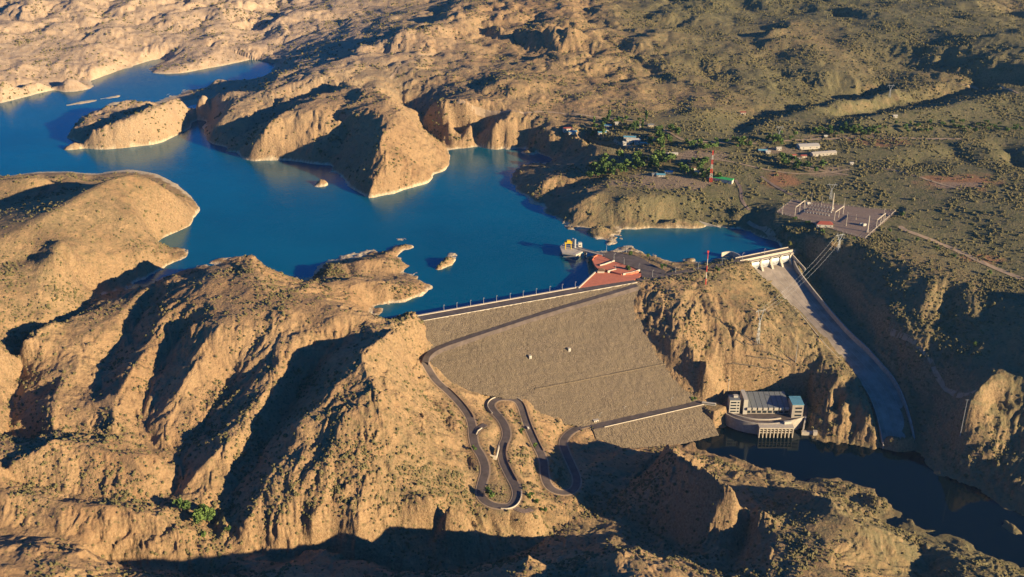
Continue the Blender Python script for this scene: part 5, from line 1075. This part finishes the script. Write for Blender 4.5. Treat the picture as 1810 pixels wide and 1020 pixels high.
# ------------------------------------------------------------------ desert scrub: uncountable small bushes
def scrub(name, pts, mat, label, seed):
    me = bpy.data.meshes.new(name); me.vertices.add(len(pts)); me.vertices.foreach_set('co', np.asarray(pts[:, :3], np.float32).ravel())
    at = me.attributes.new('size', 'FLOAT', 'POINT'); at.data.foreach_set('value', pts[:, 3].astype(np.float32)); me.update(); me.materials.append(mat)
    o = bpy.data.objects.new(name, me); C.objects.link(o); tag(o, label, 'scrub', None, 'stuff')
    ng = bpy.data.node_groups.new(name, 'GeometryNodeTree'); ng.interface.new_socket('Geometry', in_out='INPUT', socket_type='NodeSocketGeometry'); ng.interface.new_socket('Geometry', in_out='OUTPUT', socket_type='NodeSocketGeometry')
    n = ng.nodes; gi = n.new('NodeGroupInput'); go = n.new('NodeGroupOutput'); iop = n.new('GeometryNodeInstanceOnPoints'); ico = n.new('GeometryNodeMeshIcoSphere'); ico.inputs['Subdivisions'].default_value = 2
    sp_ = n.new('GeometryNodeSetPosition'); nz = n.new('ShaderNodeTexNoise'); nz.inputs['Scale'].default_value = 1.7; sub = n.new('ShaderNodeVectorMath'); sub.operation = 'SUBTRACT'; sub.inputs[1].default_value = (.5,.5,.5); mul = n.new('ShaderNodeVectorMath'); mul.operation = 'SCALE'; mul.inputs['Scale'].default_value = 2.2
    ng.links.new(nz.outputs['Color'], sub.inputs[0]); ng.links.new(sub.outputs[0], mul.inputs[0]); ng.links.new(ico.outputs['Mesh'], sp_.inputs['Geometry']); ng.links.new(mul.outputs[0], sp_.inputs['Offset'])
    sm = n.new('GeometryNodeSetMaterial'); sm.inputs['Material'].default_value = mat; ng.links.new(sp_.outputs[0], sm.inputs['Geometry']); ng.links.new(sm.outputs[0], iop.inputs['Instance']); ng.links.new(gi.outputs[0], iop.inputs['Points'])
    na = n.new('GeometryNodeInputNamedAttribute'); na.data_type = 'FLOAT'; na.inputs['Name'].default_value = 'size'; rv = n.new('FunctionNodeRandomValue'); rv.data_type = 'FLOAT_VECTOR'; rv.inputs[1].default_value = (.3,.3,6.28)
    cx = n.new('ShaderNodeCombineXYZ'); ml = n.new('ShaderNodeMath'); ml.operation = 'MULTIPLY'; ml.inputs[1].default_value = .75
    ng.links.new(na.outputs[0], cx.inputs[0]); ng.links.new(na.outputs[0], cx.inputs[1]); ng.links.new(na.outputs[0], ml.inputs[0]); ng.links.new(ml.outputs[0], cx.inputs[2])
    ng.links.new(cx.outputs[0], iop.inputs['Scale']); ng.links.new(rv.outputs[0], iop.inputs['Rotation']); ng.links.new(iop.outputs[0], go.inputs[0])
    md = o.modifiers.new('scatter', 'NODES'); md.node_group = ng; return o
M['scrub'] = mat_leaf('desert_scrub', (.085,.085,.035), (.20,.165,.075))
def scrub_points(n, r0, r1, dens, seed):
    g = np.random.default_rng(seed); u = g.uniform(R(-29), R(31), n); r = np.sqrt(g.uniform(r0*r0, r1*r1, n)); x = r*np.sin(u); y = r*np.cos(u)
    i = (u-U0)/(U1-U0)*(NU-1); j = (np.log(r)-V0)/(V1-V0)*(NV-1); z = bil(Hh, i, j)
    ii = i.astype(int); jj = j.astype(int); rs = inres[jj, ii]
    dn = dens*(.35+.9*right[jj, ii]+.6*flatm[jj, ii])*(.08+2.4*np.clip(fbm(x/45, y/45, 4, 61)+.25, 0, 1)**1.6)
    keep = (g.random(n) < dn) & np.where(rs, z > 3.0, z > RIVZ+2) & ~inpoly(x, y, DAMP) & ~inpoly(x, y, [p[:2] for p in YARD]) & ~inpoly(x, y, chp) & ~inpoly(x, y, [p[:2] for p in TERR]) & ~inpoly(x, y, deckp)
    for rdp in (ROAD1, CRW, SPUR, RAMP):
        for p in rdp[::2]: keep &= (np.hypot(x-p[0], y-p[1]) > 6.5)
    x, y, z = x[keep], y[keep], z[keep]; s_ = (.5+1.25*g.random(len(x))**2.2)*(1+.4*(r[keep] > 1500)+.5*(g.random(len(x)) < .06)); return np.stack([x, y, z+s_*.2, s_], 1)
scrub('desert_scrub', scrub_points(300000, 560, 1500, .85, 1), M['scrub'], 'low dry olive bushes dotted over the near slopes and hills', 1)
scrub('upland_scrub', scrub_points(330000, 1500, 3600, .7, 2), M['scrub'], 'low olive green bushes dotted over the far hills and the settled plateau', 2)
# ------------------------------------------------------------------ air
mb = MB(); mb.prism([(-5200,-60),(5200,-60),(5200,7200),(-5200,7200)], -140, 640); hz = mb.build('haze', None); tag(hz, 'thin pale blue air over the whole valley', 'haze', None, 'stuff')
hm = bpy.data.materials.new('haze_air'); hm.use_nodes = True; hn = hm.node_tree; hn.nodes.clear(); ho = hn.nodes.new('ShaderNodeOutputMaterial'); hv = hn.nodes.new('ShaderNodeVolumePrincipled')
hv.inputs['Color'].default_value = (.40,.66,1,1); hv.inputs['Density'].default_value = 1.8e-5; hv.inputs['Anisotropy'].default_value = .2; hn.links.new(hv.outputs[0], ho.inputs['Volume']); hz.data.materials.append(hm)
